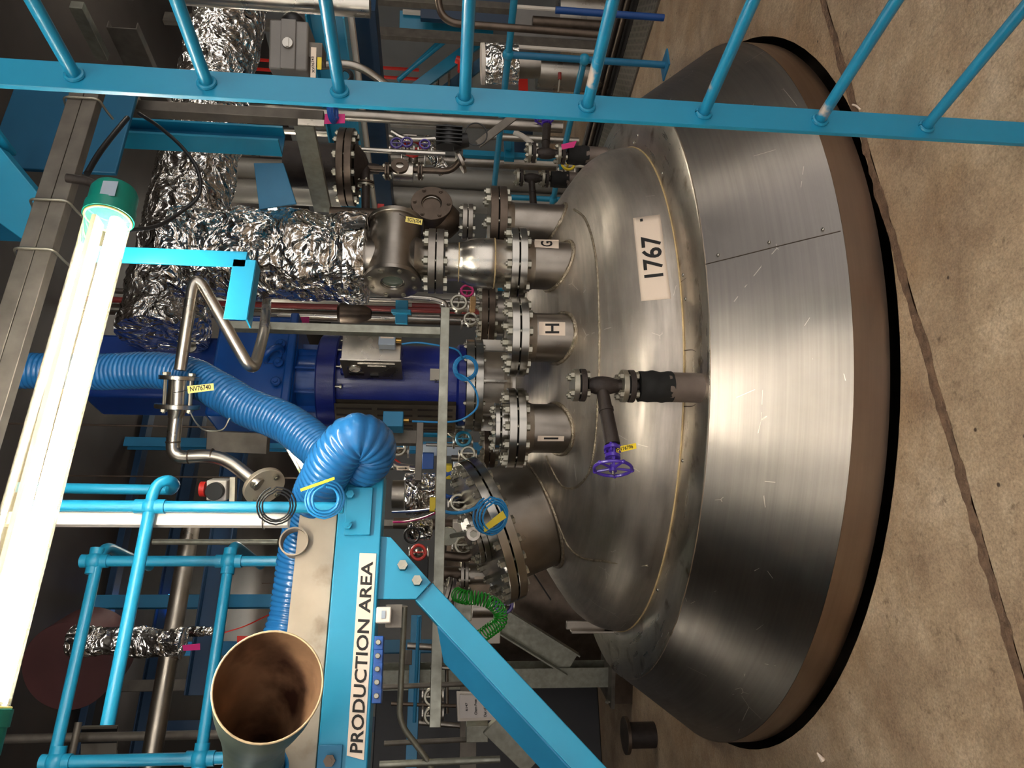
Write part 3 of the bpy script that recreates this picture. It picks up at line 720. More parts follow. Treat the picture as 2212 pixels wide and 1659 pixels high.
# diagonal strut
s_a = (fb(931, 1258, .034)+fb(899, 1296, .034))/2; s_b = (fb(1306, 1656, .034)+fb(1236, 1660, .034))/2
A_ = (s_b-s_a).normalized(); wS = (fb(1110, 1440, .034)-fb(1110, 1521, .034)); wS = wS-A_*wS.dot(A_)
lf = ((onz(1500, 1900, .0)-s_b).dot(A_))
s_c = s_a+A_*((s_a.z-.0)/-A_.z)
bdp = .07
obj('diagonal_strut', MB().bar(s_a+UY*bdp/2, s_c+UY*bdp/2, wS.length, bdp, UY.cross(A_)), blue, beam, bev=.003)
pv = UY.cross(A_).normalized(); pv = pv if pv.z > 0 else -pv
e0_ = pv*wS.length/2*.96
obj('strut_web', MB().prism([s_a+A_*.11+e0_+UY*.01, s_c+e0_+UY*.01, s_c+e0_+pv*.055+UY*.10, s_a+A_*.20+e0_+pv*.055+UY*.10], pv*.006), blue_d, beam)  # the darker blue carries the shade on this side of the strut
sg = obj('sign_panel', MB().prism([fb(x, y, -.001) for x, y in ((786, 1642), (813, 1196), (777, 1195), (749, 1632))], UY*-.0015), white, beam, label='white sign reading PRODUCTION AREA')
text_on(sg, 'PRODUCTION AREA', [(783, 1627), (806, 1213), (781, 1212), (755, 1625)], lambda px, py: fb(px, py, -.0035))
# junction strip and white call point under the beam
jb = thing('junction_strip', 'row of five blue cable boxes with round glands under the sign', 'junction box', fb(815, 1440, .01))
for y in (1390, 1419, 1447, 1475, 1504):
    c = fb(819-(y-1390)*.035, y, -.0); bx_ = obj('box', MB().box(c, (.04, .05, .028)), gblue, jb, bev=.002)
    obj('gland', MB().disc(c-UY*.03, -UY, .008, .012), zinc, bx_)
c = fb(829, 1329, -.01); t = thing('wall_switch', 'small white square switch box just under the beam', 'switch box', c)
obj('cover', MB().box(c, (.048, .03, .046)), whitep, t, bev=.004); obj('window', MB().box(c-UY*.0165, (.024, .003, .012)), greybox, t)
g = MB(); g.box(c+V((.0, .02, -.03)), (.07, .004, .05)); obj('back_plate', g, galv_d, t)
# beige plate above the beam
g = MB(); yz = .04
x2 = fb(700, 1018, yz).x; z1 = fb(725, 1150, yz).z; z2_ = fb(643, 1150, yz).z
g.box(((xl+x2)/2, PB.y+yz+.006, (z1+z2_)/2), (x2-xl, .012, z2_-z1)); g.box(((xl+x2)/2, PB.y+yz+.04, z1+.003), (x2-xl, .06, .006))
obj('kick_plate', g, beige, None, .002, 'weathered beige kick plate standing on top of the sky blue sign beam', 'plate')
g = MB(); cc = fb(640, 1176, yz+.03); g.lathe([(.042, 0), (.047, 0), (.047, .05), (.042, .05), (.042, 0)], cc, -UY, 40); obj('pipe_end', g, beige, None, 0, 'cut beige pipe ring peeping over the kick plate', 'pipe')
g = MB(); g.box(((xl-4+xr-.12)/2, PB.y+.75, zt-.012), (xr-.12-xl+4, 1.2, .02))
for i in range(9): g.bar(V((xr-.2-i*.8, PB.y+.12, zt-.05)), V((xr-.2-i*.8, PB.y+1.35, zt-.05)), .05, .07, UX)
obj('platform_deck', g, mat('deck_plate', (60, 58, 56), .4, .6, nz=(6, .2)), None, 0, 'dark steel platform deck behind the sign beam, seen edge on', 'platform')
# white trunking
g = MB(); dT = 2.34; a0 = at(-120, 1124, dT); a1 = at(625, 1125, dT); a0.x, a0.y = a1.x, a1.y
tr = thing('cable_trunking', 'off white square trunking standing upright beside the blue handrail post', 'trunking', a1)
obj('duct', MB().bar(a0, a1, m(26, dT), m(24, dT), UX), whitep, tr, bev=.002)
for x in (378-60, 571): 
    q = V((a1.x, a1.y, at(x, 1125, dT).z)); obj('strap', MB().torus(q, Z, .0265, .0018, 24, 6), darksteel, tr)

# ------------------------------------------------------------------ handrails
def ball(mb, P, r): mb.sph(P, r, 16, 10)
PH = at(205, 1210, 2.85); fh = lambda px, py: onpl(px, py, PH, UY)
hr = thing('platform_handrail', 'sky blue two rail handrail with ball fittings on the upper platform, behind the lamp', 'handrail', V((fh(600, 1400).x, PH.y, fh(700, 1210).z)))
rR = m(11, 2.85)
for (xa, xb) in (((205, 1216), (121, 1647)), ((495, 1212), (432, 1645))):
    A0 = fh(*xa); A1 = fh(*xb); A1.z = A0.z = (A0.z+A1.z)/2; end = A1+UX*-.5
    obj('rail', MB().tube(bend([end, A0+UX*.07, A0+UX*.08+UY*.5], .09), rR, 16, curve=False), blue, hr)
for yy, xs in ((1212, (205, 495)), (1646, (121, 432))):
    P0 = fh(xs[0], yy); zb2 = fh(720, yy).z; P0 = V((P0.x, PH.y, P0.z))
    ps = obj('post', MB().cyl(P0, V((P0.x, P0.y, PB.z-.02)), rR, seg=16), blue, hr)
    for x in xs:
        q = fh(x, yy); q.x = P0.x; obj('ball_fitting', MB().sph(q, rR*1.75, 20, 12).cyl(q-Z*rR*2.4, q+Z*rR*2.4, rR*1.25, seg=16).cyl(q-UX*rR*2.4, q+UX*rR*2.4, rR*1.25, seg=16), blue, ps)
dG = 2.32; fg = lambda px, py, d=dG: at(px, py, d)
gr = thing('gate_rail', 'sky blue tube post with bent return and one long free ended rail', 'handrail', fg(740, 1096))
g0 = fg(325, 1094); g1 = fg(742, 1098)
obj('post', MB().cyl(V((g0.x, g0.y, at(60, 1094, dG).z)), V((g0.x, g0.y, g1.z)), m(12, dG), seg=18), blue, gr)
obj('ball_fitting', MB().sph(g0, m(19, dG), 20, 12).cyl(g0-Z*.045, g0+Z*.045, m(15, dG), seg=16), blue, gr)
obj('return_bend', MB().tube([g0, at(330, 1068, dG+.0), at(342, 1046, dG+.01), at(362, 1038, dG+.03), at(376, 1046, dG+.08), at(370, 1057, dG+.14), at(345, 1058, dG+.16), at(150, 1055, dG+.16), at(20, 1052, dG+.16)], m(11.5, dG), 16, 8), blue, gr)
P1 = g0.copy(); pe = onpl(243, 1566, g0, UY); pe.z = P1.z
obj('rail', MB().cyl(P1, pe, .0185, seg=20), blue, gr)
# ------------------------------------------------------------------ lamp bracket
dK = 2.22; k0 = at(196, 560, dK); k1 = at(532, 562, dK); k0.x, k0.y = k1.x, k1.y
kb = thing('lamp_bracket', 'sky blue angle iron bracket hanging down behind the right part of the lit lamp', 'bracket', k1)
obj('upright', MB().bar(k0, k1, m(36, dK), .006, UX).bar(k0+UX*m(18, dK)+UY*.02, k1+UX*m(18, dK)+UY*.02, .006, .045, UX), blue, kb, bev=.001)
k2 = onpl(508, 690, k1, UY); 
obj('foot_arm', MB().bar(V((k1.x+.0, k1.y, k2.z)), V((k2.x, k1.y, k2.z)), .006, m(46, dK), UY).bar(V((k1.x+.0, k1.y+.025, k2.z-m(22, dK))), V((k2.x, k1.y+.025, k2.z-m(22, dK))), .05, .006, UY), blue, kb, bev=.001)

# ------------------------------------------------------------------ strut rail with U-bolts over the lamp
PS = at(110, 480, 2.5); fs_ = lambda px, py, o=0: onpl(px, py, PS+UY*o, UY)
c1 = fs_(183, 222); c2 = fs_(20, 920); c2.z = c1.z; c1 = c1+UX*.12; c2 = c2-UX*1.3
sr_ = thing('strut_rail', 'long dark galvanised double strut rail held by U bolts above the lit lamp', 'strut', (c1+c2)/2)
wv = m(62, 2.5)
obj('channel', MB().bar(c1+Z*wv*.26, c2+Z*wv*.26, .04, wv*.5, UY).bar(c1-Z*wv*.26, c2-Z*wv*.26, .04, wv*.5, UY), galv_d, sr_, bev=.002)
for (x, y) in ((165, 222), (110, 442), (75, 547)):
    q = fs_(x, y); q.z = c1.z; obj('u_bolt', MB().tube(bend([q+Z*wv*.75+UY*.03, q+Z*wv*.62-UY*.026, q-Z*wv*.58-UY*.026, q-Z*wv*.62+UY*.03, q-Z*wv*.7+UY*.07], .02), .0045, 8, curve=False), zinc, sr_)

# ------------------------------------------------------------------ agitator drive on the vessel axis
def Zx(x, d=4.44): return at(x, 832, d).z
dr = thing('agitator_drive', 'tall agitator drive with blue gearbox and dark blue motor standing on the vessel centre', 'motor', TC+Z*Zx(1096))
z_ = Zx(1096)
g = MB(); g.cyl(TC+Z*z_, TC+Z*Zx(1040), .19, seg=40); obj('lantern', g, steel2, dr)
g = MB()
for i in range(9):
    t = 2*PI*i/9+.2; u = V((math.cos(t), math.sin(t), 0)); o = obj('lantern_fin', MB().bar(TC+u*.225+Z*z_, TC+u*.225+Z*Zx(1040), .12, .012, u), steel, dr)
b0 = Zx(1039)
for k, (xa, xb) in enumerate(((1040, 1024), (1022, 1005))):
    obj('collar', MB().disc(TC+Z*Zx(xa), Z, .283, Zx(xb)-Zx(xa), seg=72), polish, dr)
bolts(dr, TC+Z*Zx(1023), Z, .255, 12, .10, .013)
obj('motor_housing', MB().lathe([(0, Zx(1004)), (.25, Zx(1004)), (.25, Zx(990)), (.235, Zx(985)), (.235, Zx(735)), (0, Zx(735))], TC, Z, 72), navy, dr)
obj('motor_flange', MB().disc(TC+Z*Zx(738), Z, .285, Zx(697)-Zx(738), seg=72, ch=.008), navy, dr)
for i in range(14):
    t = 2*PI*i/14+.15; bolt(dr, TC+V((math.cos(t), math.sin(t), 0))*.262+Z*(Zx(740)), Z, .04, .013)
g = MB(); g.cyl(TC+Z*Zx(700), TC+Z*Zx(650), .19, seg=40)
obj('coupling_housing', g, gblue, dr)
for i in range(10):
    t = 2*PI*i/10+.25; u = V((math.cos(t), math.sin(t), 0)); obj('coupling_rib', MB().bar(TC+u*.205+Z*Zx(700), TC+u*.205+Z*Zx(652), .04, .012, u), gblue, dr)
obj('coupling_flange', MB().disc(TC+Z*Zx(706), Z, .265, .03, seg=64), gblue, dr)
gb = obj('gearbox', MB().box(TC+Z*(Zx(652)+Zx(482))/2, (.64, .46, Zx(482)-Zx(652))), gblue, dr, bev=.02)
obj('gearbox_hood', MB().box(TC+UX*.04+UY*.06+Z*(Zx(482)+Zx(200))/2, (.40, .30, Zx(200)-Zx(482))), mat('deep_gear_blue', (12, 50, 122), 0, .4), dr, bev=.02)
obj('oil_plug', MB().disc(TC+UX*.1-UY*.2+Z*Zx(430), -UY, .03, .01).torus(TC+UX*.1-UY*.212+Z*Zx(430), UY, .028, .004, 24, 6), polish, dr)
obj('gearbox_rim', MB().box(TC+Z*(Zx(652)+.03), (.66, .52, .05)), gblue, dr, bev=.012)
for i in range(5):
    q = TC+V((-.24+.12*i, -.245, Zx(652)+.09)); obj('bolt_boss', MB().disc(q, -UY, .028, .02, seg=20, ch=.006).hexa(q-UY*.02, -UY, .014, .012), gblue, gb)
q = TC+V((.05, -.23, Zx(607)))
obj('lifting_eye', MB().torus(q-UY*.03, V((.7, 0, .6)), .052, .02, 24, 10).box(q, (.1, .03, .09)), gblue, gb)
# louvred guard
g = MB(); zA, zB = Zx(985), Zx(737)
g.lathe([(.236, zA), (.292, zA), (.292, zB), (.236, zB), (.236, zA)], TC, Z, 24, math.radians(-120), math.radians(-24), ref=-F)
louv = slotted('louvred_guard', (112, 104, 92), 7, .5, .09)
gd = obj('louvred_guard', g, mat('guard_sheet', (120, 110, 96), .8, .4), dr)
# ventilation slots as real raised ribs
for i in range(9):
    tt = -math.radians(30+i*9); 
    u = (-F)*math.cos(tt)+Z.cross(-F)*math.sin(tt)
    for j in range(3):
        za = zA+.02+(zB-zA)*j/3; zb3 = za+(zB-zA)/3-.03
        obj('louvre_slot', MB().bar(TC+u*.293+Z*za, TC+u*.293+Z*zb3, .004, .012, u), black_iron, gd)
# cover tray on the housing
fr = TC-UY*.23+UX*.03
obj('cast_panel', MB().box(V((fr.x-.03, fr.y-.02, (Zx(748)+Zx(842))/2)), (.13, .03, Zx(748)-Zx(842))), navy, dr, bev=.006)
obj('nameplate', MB().box(TC+V((-.045, -.2365, (Zx(930)+Zx(955))/2)), (.075, .004, .07)), mat('nameplate_metal', (190, 184, 172), .4, .5), dr)
text3(dr, 'CE', TC+V((-.078, -.2395, Zx(954)+.008)), Z, -UX, .032, .02)
# control box
dC = 3.93; ec = at(800, 777, dC)
zc1 = at(865, 777, dC).z; zc0 = at(736, 777, dC).z; cw, cl = .15, .22
cb = thing('control_box', 'brushed stainless control box with a round gauge fixed to the dark blue motor', 'control box', V((ec.x+cw/2, ec.y+cl/2, zc1)))
cc = V((ec.x+cw/2, ec.y+cl/2, (zc0+zc1)/2))
obj('enclosure', MB().box(cc, (cw, cl, zc0-zc1)), steel, cb, bev=.003)
obj('lid', MB().box(cc-UX*(cw/2+.004), (.012, cl+.01, zc0-zc1+.01)), steel, cb, bev=.002)
ga = V((ec.x-.012, ec.y+.09, zc0-.065))
gu = obj('gauge', MB().torus(ga, -UX, .036, .006, 32, 8).disc(ga+UX*.0, -UX, .034, .003), polish, cb)
obj('dial', MB().disc(ga-UX*.0035, -UX, .030, .001), whitep, gu); obj('pointer', MB().bar(ga-UX*.006-UY*.0, ga-UX*.006+V((0, .015, .018)), .004, .001, UY), blackp, gu)
obj('display', MB().box(V((ec.x-.012, ec.y+.155, zc0-.07)), (.006, .03, .08)), blackp, cb)
obj('hinge_bar', MB().box(V((ec.x-.012, ec.y+.03, zc1+.13)), (.006, .01, .2)).box(V((ec.x-.012, ec.y+.06, zc1+.13)), (.006, .008, .1)), polish, cb)
obj('latch', MB().box(V((ec.x-.014, ec.y+.17, zc1+.15)), (.012, .025, .045)), blackp, cb)
jx = V((ec.x+.105, ec.y-.03, at(836, 745, dC).z))
jq = thing('junction_box', 'small pale grey junction box on the side of the stainless control box', 'junction box', jx-Z*.05)
obj('case', MB().box(jx, (.085, .06, .09)), greybox, jq, bev=.004); obj('label_plate', MB().box(jx+V((.01, -.031, 0)), (.03, .001, .07)), white, jq)
obj('gland', MB().cyl(jx-Z*.045, jx-Z*.075, .013, seg=12), mat('brass', (190, 150, 80), 1, .35), jq)
bx_ = at(850, 912, 3.85)
bq = thing('blue_terminal_box', 'blue square terminal box in front of the louvred motor guard', 'junction box', bx_-Z*.06)
obj('case', MB().box(bx_, (.085, .10, .105)), mat('terminal_blue', (22, 120, 165), 0, .45), bq, bev=.003); obj('gland', MB().cyl(bx_-Z*.05+RT*.01, bx_-Z*.08+RT*.01, .012, seg=12), MATS['brass'], bq)
# ------------------------------------------------------------------ blue ribbed hose
hp = [(20, 800, 3.3), (150, 802, 3.3), (235, 803, 3.25), (330, 800, 3.2), (410, 812, 3.15), (475, 845, 3.05), (535, 880, 2.98), (600, 905, 2.9), (650, 935, 2.82), (700, 978, 2.72), (745, 1004, 2.6), (790, 1000, 2.47), (803, 962, 2.4), (768, 945, 2.36), (730, 980, 2.38), (700, 1032, 2.44), (672, 1098, 2.54), (652, 1180, 2.60), (640, 1260, 2.60), (630, 1330, 2.58), (606, 1410, 2.52), (578, 1480, 2.44)]
P = catmull([at(*p) for p in hp], 16)
# resample evenly
D = [0]
for i in range(1, len(P)): D.append(D[-1]+(P[i]-P[i-1]).length)
step = .0034; Q = []; j = 0; s = 0
while s < D[-1]:
    while D[j+1] < s: j += 1
    Q.append(P[j].lerp(P[j+1], (s-D[j])/(D[j+1]-D[j]))); s += step
pitch = .0205
b = MB(); b.tube(Q, .078, 28, curve=False, rf=lambda d, t, i: .0735+.0062*abs(math.sin(PI*(d+pitch*t/(2*PI))/pitch))**.7+.0028*noise.noise((math.cos(t)*3, math.sin(t)*3, d*16)))
obj('ribbed_hose', b, hosem, None, 0, 'thick blue ribbed hose looping down from above the motor to the funnel', 'hose', sharp=3)
# funnel
def loft(rings, seg=64):
    """rings = (centre, normal, radius)"""
    vs = []; fs = []
    for c, n, r in rings:
        n = n.normalized(); a = (Z-n*Z.dot(n)).normalized(); b_ = n.cross(a)
        vs += [c+(a*math.cos(2*PI*i/seg)+b_*math.sin(2*PI*i/seg))*r for i in range(seg)]
    for k in range(len(rings)-1):
        for i in range(seg): j = (i+1) % seg; fs.append((k*seg+i, k*seg+j, (k+1)*seg+j, (k+1)*seg+i))
    return MB().add(vs, fs)
c0 = at(580, 1481, 1.86); c1 = at(566, 1540, 1.92); c2 = at(553, 1592, 1.97); c3 = at(549, 1640, 2.02); c4 = at(552, 1800, 2.12)
vw = (c0-EYE).normalized(); uu = (c4-c3).normalized(); n0 = (vw+uu*.25).normalized()
def sec(t):   # t in 0..1 along the flare
    P_ = catmull([c0, c1, c2, c3], 8); k_ = t*(len(P_)-1); i = min(int(k_), len(P_)-2); c = P_[i].lerp(P_[i+1], k_-i)
    rr3 = [.1335, .126, .112, .096, .084, .080, .079][min(6, int(t*6))]; f6 = t*6-int(t*6) if t < 1 else 0
    nx = [.1335, .126, .112, .096, .084, .080, .079, .079][min(7, int(t*6)+1)]
    return c, (n0*(1-t)+uu*t).normalized(), rr3*(1-f6)+nx*f6
fn = thing('extraction_funnel', 'wide rusty open funnel at the left end of the sign beam, over the kick plate', 'funnel', c0-Z*.15)
R_ = [sec(i/18) for i in range(19)]
obj('cone', loft([(c, n, r-.003) for c, n, r in R_]+[(c3+uu*.02, uu, .078), (c3+uu*.02, uu, .001)]), rusty, fn, label='rust stained inside, tapering to a pipe', sharp=1.2)
obj('shell', loft(R_+[(c4, uu, .079)]), ductout, fn, label='grey green outside', sharp=1.2)
rimr = [R_[0][0]+((Z-n0*Z.dot(n0)).normalized()*math.cos(t)+n0.cross((Z-n0*Z.dot(n0)).normalized())*math.sin(t))*.1325 for t in [2*PI*i/48 for i in range(48)]]
obj('rim', MB().tube(rimr, .0028, 8, 1, closed=True, cap=False), mat('cream_edge', (200, 176, 140), .1, .5, nz=(20, .3)), fn)
obj('seam_ring', loft([(c3, uu, .0805), (c3+uu*.004, uu, .0805)]), galv, fn)
b = MB(); P = []; a_, b_ = frame(uu)
for i in range(80):
    t = i*.7; P.append(c3+uu*(.035+.0012*i)+(a_*math.cos(t)+b_*math.sin(t))*.086)
obj('cable_coil', b.tube(P, .0055, 8, 3), cableb, None, 0, 'blue cable wound round the neck of the rusty funnel', 'cable')
# ------------------------------------------------------------------ foil wrapped ducts
def crump(x, y, z, s):
    d, _ = noise.voronoi((x*s, y*s, z*s)); return d[1]-d[0]
def foil_tube(name, label, path, r, amp=.02, seg=110, step=.011, cat='duct', parent=None):
    P = catmull(path, 24); D = [0]
    for i in range(1, len(P)): D.append(D[-1]+(P[i]-P[i-1]).length)
    Q = []; j = 0; s = 0
    while s < D[-1]-1e-4:
        while j < len(D)-2 and D[j+1] < s: j += 1
        Q.append(P[j].lerp(P[j+1], (s-D[j])/max(1e-6, D[j+1]-D[j]))); s += step
    L_ = D[-1]
    def rf(d, t, i):
        x, y, z = math.cos(t)*r, math.sin(t)*r, d
        e = min(1, min(d, L_-d)/.02+.55)
        return r*e+amp*(.55*noise.noise((x*6, y*6, z*6))+.45*(crump(x, y, z, 13)-.25)+.28*(crump(x, y, z, 30)-.25))+.006*math.floor(math.sin(d*22)+.5)
    b = MB(); b.tube(Q, r, seg, curve=False, rf=rf)
    return obj(name, b, foil, parent, 0, label, cat if not parent else None, sharp=.45)
dF = 3.80
fx = at(620, 552, dF)
zf = lambda x: at(x, 552, dF).z
foil_tube('foil_wrapped_duct', 'upright duct wrapped in crumpled foil above the sight glass', [V((fx.x, fx.y, zf(800))), V((fx.x, fx.y, zf(690))), V((fx.x, fx.y, zf(560))), V((fx.x, fx.y, zf(450))), V((fx.x, fx.y, zf(380)))], m(94, dF), .026)
h0 = at(425, 370, 4.75); h1 = onpl(380, 735, h0, UY); hz0 = h0.z; h0 = onpl(500, -90, h0, UY); h0.z = hz0
foil_tube('foil_wrapped_header', 'big foil wrapped header duct crossing level behind the lamp bracket and two top rungs', [h0, h0.lerp(V((h1.x, h0.y, hz0)), .35), h0.lerp(V((h1.x, h0.y, hz0)), .7), V((h1.x, h0.y, hz0))], m(84, 4.4), .03)
# ------------------------------------------------------------------ sight glass line on G
sgx = AG.copy(); d0 = dG_ = dep(AG)
def zg_(x, yy=565): return at(x, yy, d0).z
sp_ = thing('reducer_spool', 'stainless pipe spool with a bulging reducer standing on nozzle G', 'pipe', V((AG.x, AG.y, zG)))
rS = m(54, d0)
obj('reducer', MB().lathe([(rS*.94, zG+.04), (rS*.96, zg_(1070)), (rS*.99, zg_(1066)), (rS*1.0, zg_(1058)), (rS*1.0, zg_(1040)), (rS*.93, zg_(1015)), (rS*.82, zg_(1000)), (rS*.76, zg_(990)), (rS*.76, zg_(962))], AG, Z, 56), steel, sp_)
obj('weld', MB().torus(AG+Z*zg_(1067), Z, rS*.985, .004, 48, 8), MATS['sealant_line'], sp_); obj('weld', MB().torus(AG+Z*zg_(991), Z, rS*.765, .003, 48, 8), MATS['sealant_line'], sp_)
zj = zg_(942); joint(sp_, AG+Z*zj, Z, m(69, d0), m(15, d0), 8, m(57, d0), .006, steel2, steel2, m(9, d0))
sgt = thing('sight_glass', 'large stainless sight glass with a round bolted window, below the foil wrapped duct', 'sight glass', V((AG.x, AG.y, zj)))
rB_ = m(57, d0); zc = zg_(851); bl = .32
cB = V((AG.x, AG.y, zc))+UX*.045
# neck flaring into the body, body axis along X
obj('neck', MB().lathe([(m(43, d0), zj+m(15, d0)), (m(43, d0), zg_(915)), (m(47, d0), zg_(906)), (m(50, d0), zg_(897)), (m(40, d0), zg_(880))], AG, Z, 48), steel2, sgt)
obj('body', MB().cyl(cB-UX*bl/2, cB+UX*bl/2, rB_*.96, seg=56), steel2, sgt)
obj('top_neck', MB().cyl(V((AG.x, AG.y, zc)), V((AG.x, AG.y, zg_(785))), m(40, d0), seg=48), steel2, sgt)
for s in (-1, 1):
    e = cB+UX*s*bl/2
    wf = obj('window_flange', MB().lathe([(.060, 0), (rB_*1.06-.003, 0), (rB_*1.06, .003), (rB_*1.06, .024), (rB_*1.06-.003, .026), (.062, .026), (.056, .012), (.056, 0)], e, UX*s, 56), steel2, sgt)
    obj('pane', MB().disc(e+UX*s*.004, UX*s, .058, .004), sight, wf)
    obj('glass_seal', MB().torus(e+UX*s*.012, UX, .057, .006, 48, 8), polish, wf)
    for i in range(8):
        t = 2*PI*i/8+.35; q = e+(UY*math.cos(t)+Z*math.sin(t))*rB_*.86+UX*s*.026; obj('screw', MB().hexa(q, UX*s, .010, .008).disc(q-UX*s*.001, UX*s, .014, .002, seg=16), zinc, wf)
hang_tag('line_tag', 'yellow tag reading SG76704 at the far end of the large sight glass', [(875, 479), (911, 486), (913, 474), (877, 467)], d0-.12, ytag, 'SG76704', [(880, 478), (909, 483.5), (910, 475), (881, 470)], [(877, 472), (872, 467), (862, 462)])
# ------------------------------------------------------------------ second sight glass on the shaded nozzle
d2 = dep(AB)
u2 = thing('small_sight_glass', 'dark flanged tee with a round bolted sight window on the shaded rear nozzle', 'sight glass', V((AB.x, AB.y, zB+.04)))
pxy = lambda x: at(x, 470, d2).z
A2 = V((AB.x, AB.y, 0))
obj('riser', MB().cyl(A2+Z*(zB+.02), A2+Z*pxy(866), m(19, d2), seg=28), darksteel, u2)
obj('body', MB().lathe([(m(20, d2), pxy(992)), (m(36, d2), pxy(975)), (m(42, d2), pxy(960)), (m(42, d2), pxy(905)), (m(30, d2), pxy(893)), (m(24, d2), pxy(880))], A2, Z, 40), darksteel, u2)
joint(u2, A2+Z*pxy(1010), Z, m(38, d2), m(10, d2), 4, m(31, d2), .005, steel2, steel2, m(6, d2), ph=.5)
joint(u2, A2+Z*pxy(861), Z, m(25, d2), m(10, d2), 4, m(20, d2), .005, steel2, steel2, m(5, d2), ph=.5)
cW = V((AB.x, AB.y, at(933, 470, d2).z)); e = cW-UY*.13; r2 = m(44, d2-.12)
obj('stub', MB().cyl(cW, e, r2*.85, seg=40), darksteel, u2)
wf = obj('window_flange', MB().lathe([(r2*.48, 0), (r2-.002, 0), (r2, .002), (r2, .018), (r2-.002, .02), (r2*.5, .02), (r2*.47, .006), (r2*.47, 0)], e, -UY, 56), darksteel, u2)
obj('pane', MB().disc(e+UY*.01, -UY, r2*.47, .005), sightd, wf); obj('glass_seal', MB().torus(e-UY*.003, UY, r2*.47, .0045, 40, 8), polish, wf)
for i in range(6):
    t = 2*PI*i/6+.5; q = e+(UX*math.cos(t)+Z*math.sin(t))*r2*.82-UY*.02; obj('screw', MB().disc(q, -UY, .011, .005, seg=16).hexa(q, -UY, .007, .009), darksteel, wf)
top2 = A2+Z*pxy(845)
# ------------------------------------------------------------------ bare nozzles behind the front row
def rear_nozzle(px, py, d, Rp, tp, label, xbot, nb=8, lean=None):
    c = at(px, py, d); t = thing('flanged_nozzle', label, 'nozzle', V((c.x, c.y, at(xbot, py, d).z)))
    obj('stub', MB().cyl(V((c.x, c.y, zr(min(1.43, (c.xy-TC.xy).length))-.03)), c, m(Rp*.62, d), seg=32, cap=False), steel2, t)
    joint(t, c, Z, m(Rp, d), m(tp, d), nb, m(Rp*.84, d), .006, darksteel, darksteel, m(6.5, d)); return t
rn1 = rear_nozzle(1052, 680, 4.85, 66, 13, 'dark flanged rear nozzle with a wood offcut beside it, between G and H', 1090, 12)
rn2 = rear_nozzle(1056, 966, 4.8, 44, 11, 'dark flanged rear nozzle behind the one marked I', 1090, 8)
wd_ = at(1021, 658, 4.8); obj('wood_offcut', MB().box(wd_, (.03, .16, .035), V((1, 0, .2)), V((0, 1, 0))), wood, None, .002, 'rough wood offcut lying on the dark rear flange', 'wood')
# ------------------------------------------------------------------ galvanised frame in front of the drive
dX = 3.35; PX = at(958, 829, dX); fx_ = lambda px, py: onpl(px, py, PX, UY)
xa = fx_(964, 668).x; xb = fx_(935, 1420).x-.25; zz = PX.z
fr_ = thing('strut_support', 'galvanised strut support, one upright and one long level bar, before the drive', 'frame', V((xa, PX.y, zz)))
sw = m(19, dX)
obj('level_bar', MB().box(((xa+xb)/2, PX.y, zz), (xa-xb, sw, sw*1.05)), galv, fr_, bev=.002)
up = fx_(700, 709); obj('upright', MB().box((up.x, PX.y+.01, (zz+fx_(480, 705).z)/2), (sw*1.0, sw, fx_(480, 705).z-zz)), galv, fr_, bev=.002)
g = MB(); dd = 3.95; q0 = at(850, 946, dd)
f2 = thing('support_frame', 'dark galvanised channel bracket left of the motor with a short level arm', 'frame', at(905, 946, dd))
za, zb4 = at(780, 946, dd).z, at(900, 946, dd).z
obj('upright', MB().box((q0.x, q0.y, (za+zb4)/2), (.075, .045, za-zb4)), galv_d, f2, bev=.002)
qa = at(908, 915, 3.6); qb = onpl(908, 1040, qa, UY); qb.z = qa.z
obj('arm', MB().bar(qa, V((qb.x, qa.y, qa.z)), .033, .033, UY), galv_d, f2, bev=.002)
# lower left: overhead strut bars of the top frame
# ------------------------------------------------------------------ stainless pipe with the flanged valve
dP = 2.95
pp = thing('bent_pipe', 'bare stainless pipe bent in tight turns with a small flanged valve in its middle', 'pipe', at(560, 1050, dP))
pth = [at(584, 560, 4.7), at(577, 645, 4.1), at(570, 720, 3.25), at(546, 808, 3.0), at(421, 588, 3.0), at(389, 800, 2.95)]
obj('pipe', MB().tube(bend(pth, .085, 8), m(12.5, dP), 20, curve=False), steel, pp)
vA, vB = at(387, 812, dP), at(383, 882, dP); va = (vB-vA).normalized()
obj('flange', MB().disc(vA, va, m(40, dP), .016), polish, pp); obj('flange', MB().disc(vB-va*.016, va, m(44, dP), .018), polish, pp)
obj('valve_body', MB().cyl(vA, vB, m(22, dP), seg=28), polish, pp)
a_, b_ = frame(va); 
for i in range(4):
    t = PI/2*i+.5; bolt(pp, (vA+vB)/2+(a_*math.cos(t)+b_*math.sin(t))*m(34, dP), va, (vB-vA).length+.004, .012)
p2 = [vB, at(377, 925, dP), at(371, 989, dP), at(477, 982, dP), at(560, 1048, dP-.05)]
obj('cone_piece', MB().cyl(vB, at(378, 905, dP), m(19, dP), m(14, dP), 20), steel, pp)
obj('pipe', MB().tube(bend(p2, .085, 8), m(14, dP), 20, curve=False), steel, pp)
for a, c in (((374, 953), (374, 955)), ((407, 987), (410, 987)), ((457, 984), (460, 984))):
    obj('weld', MB().disc(at(*a, dP), at(*c, dP)-at(*a, dP), m(15.2, dP), .006), darksteel, pp)
fe = at(568, 1047, dP); ff = thing('flange_disc', 'pale round bolted flange at the lower end of the bent stainless pipe', 'flange', fe-Z*.08)
nn = (at(560, 1048, dP)-at(490, 990, dP)).normalized(); nn = (nn+F*(-.9)).normalized()
obj('disc', MB().disc(fe, nn, m(44, dP), .02), mat('cream_flange', (205, 192, 170), .5, .4), ff)
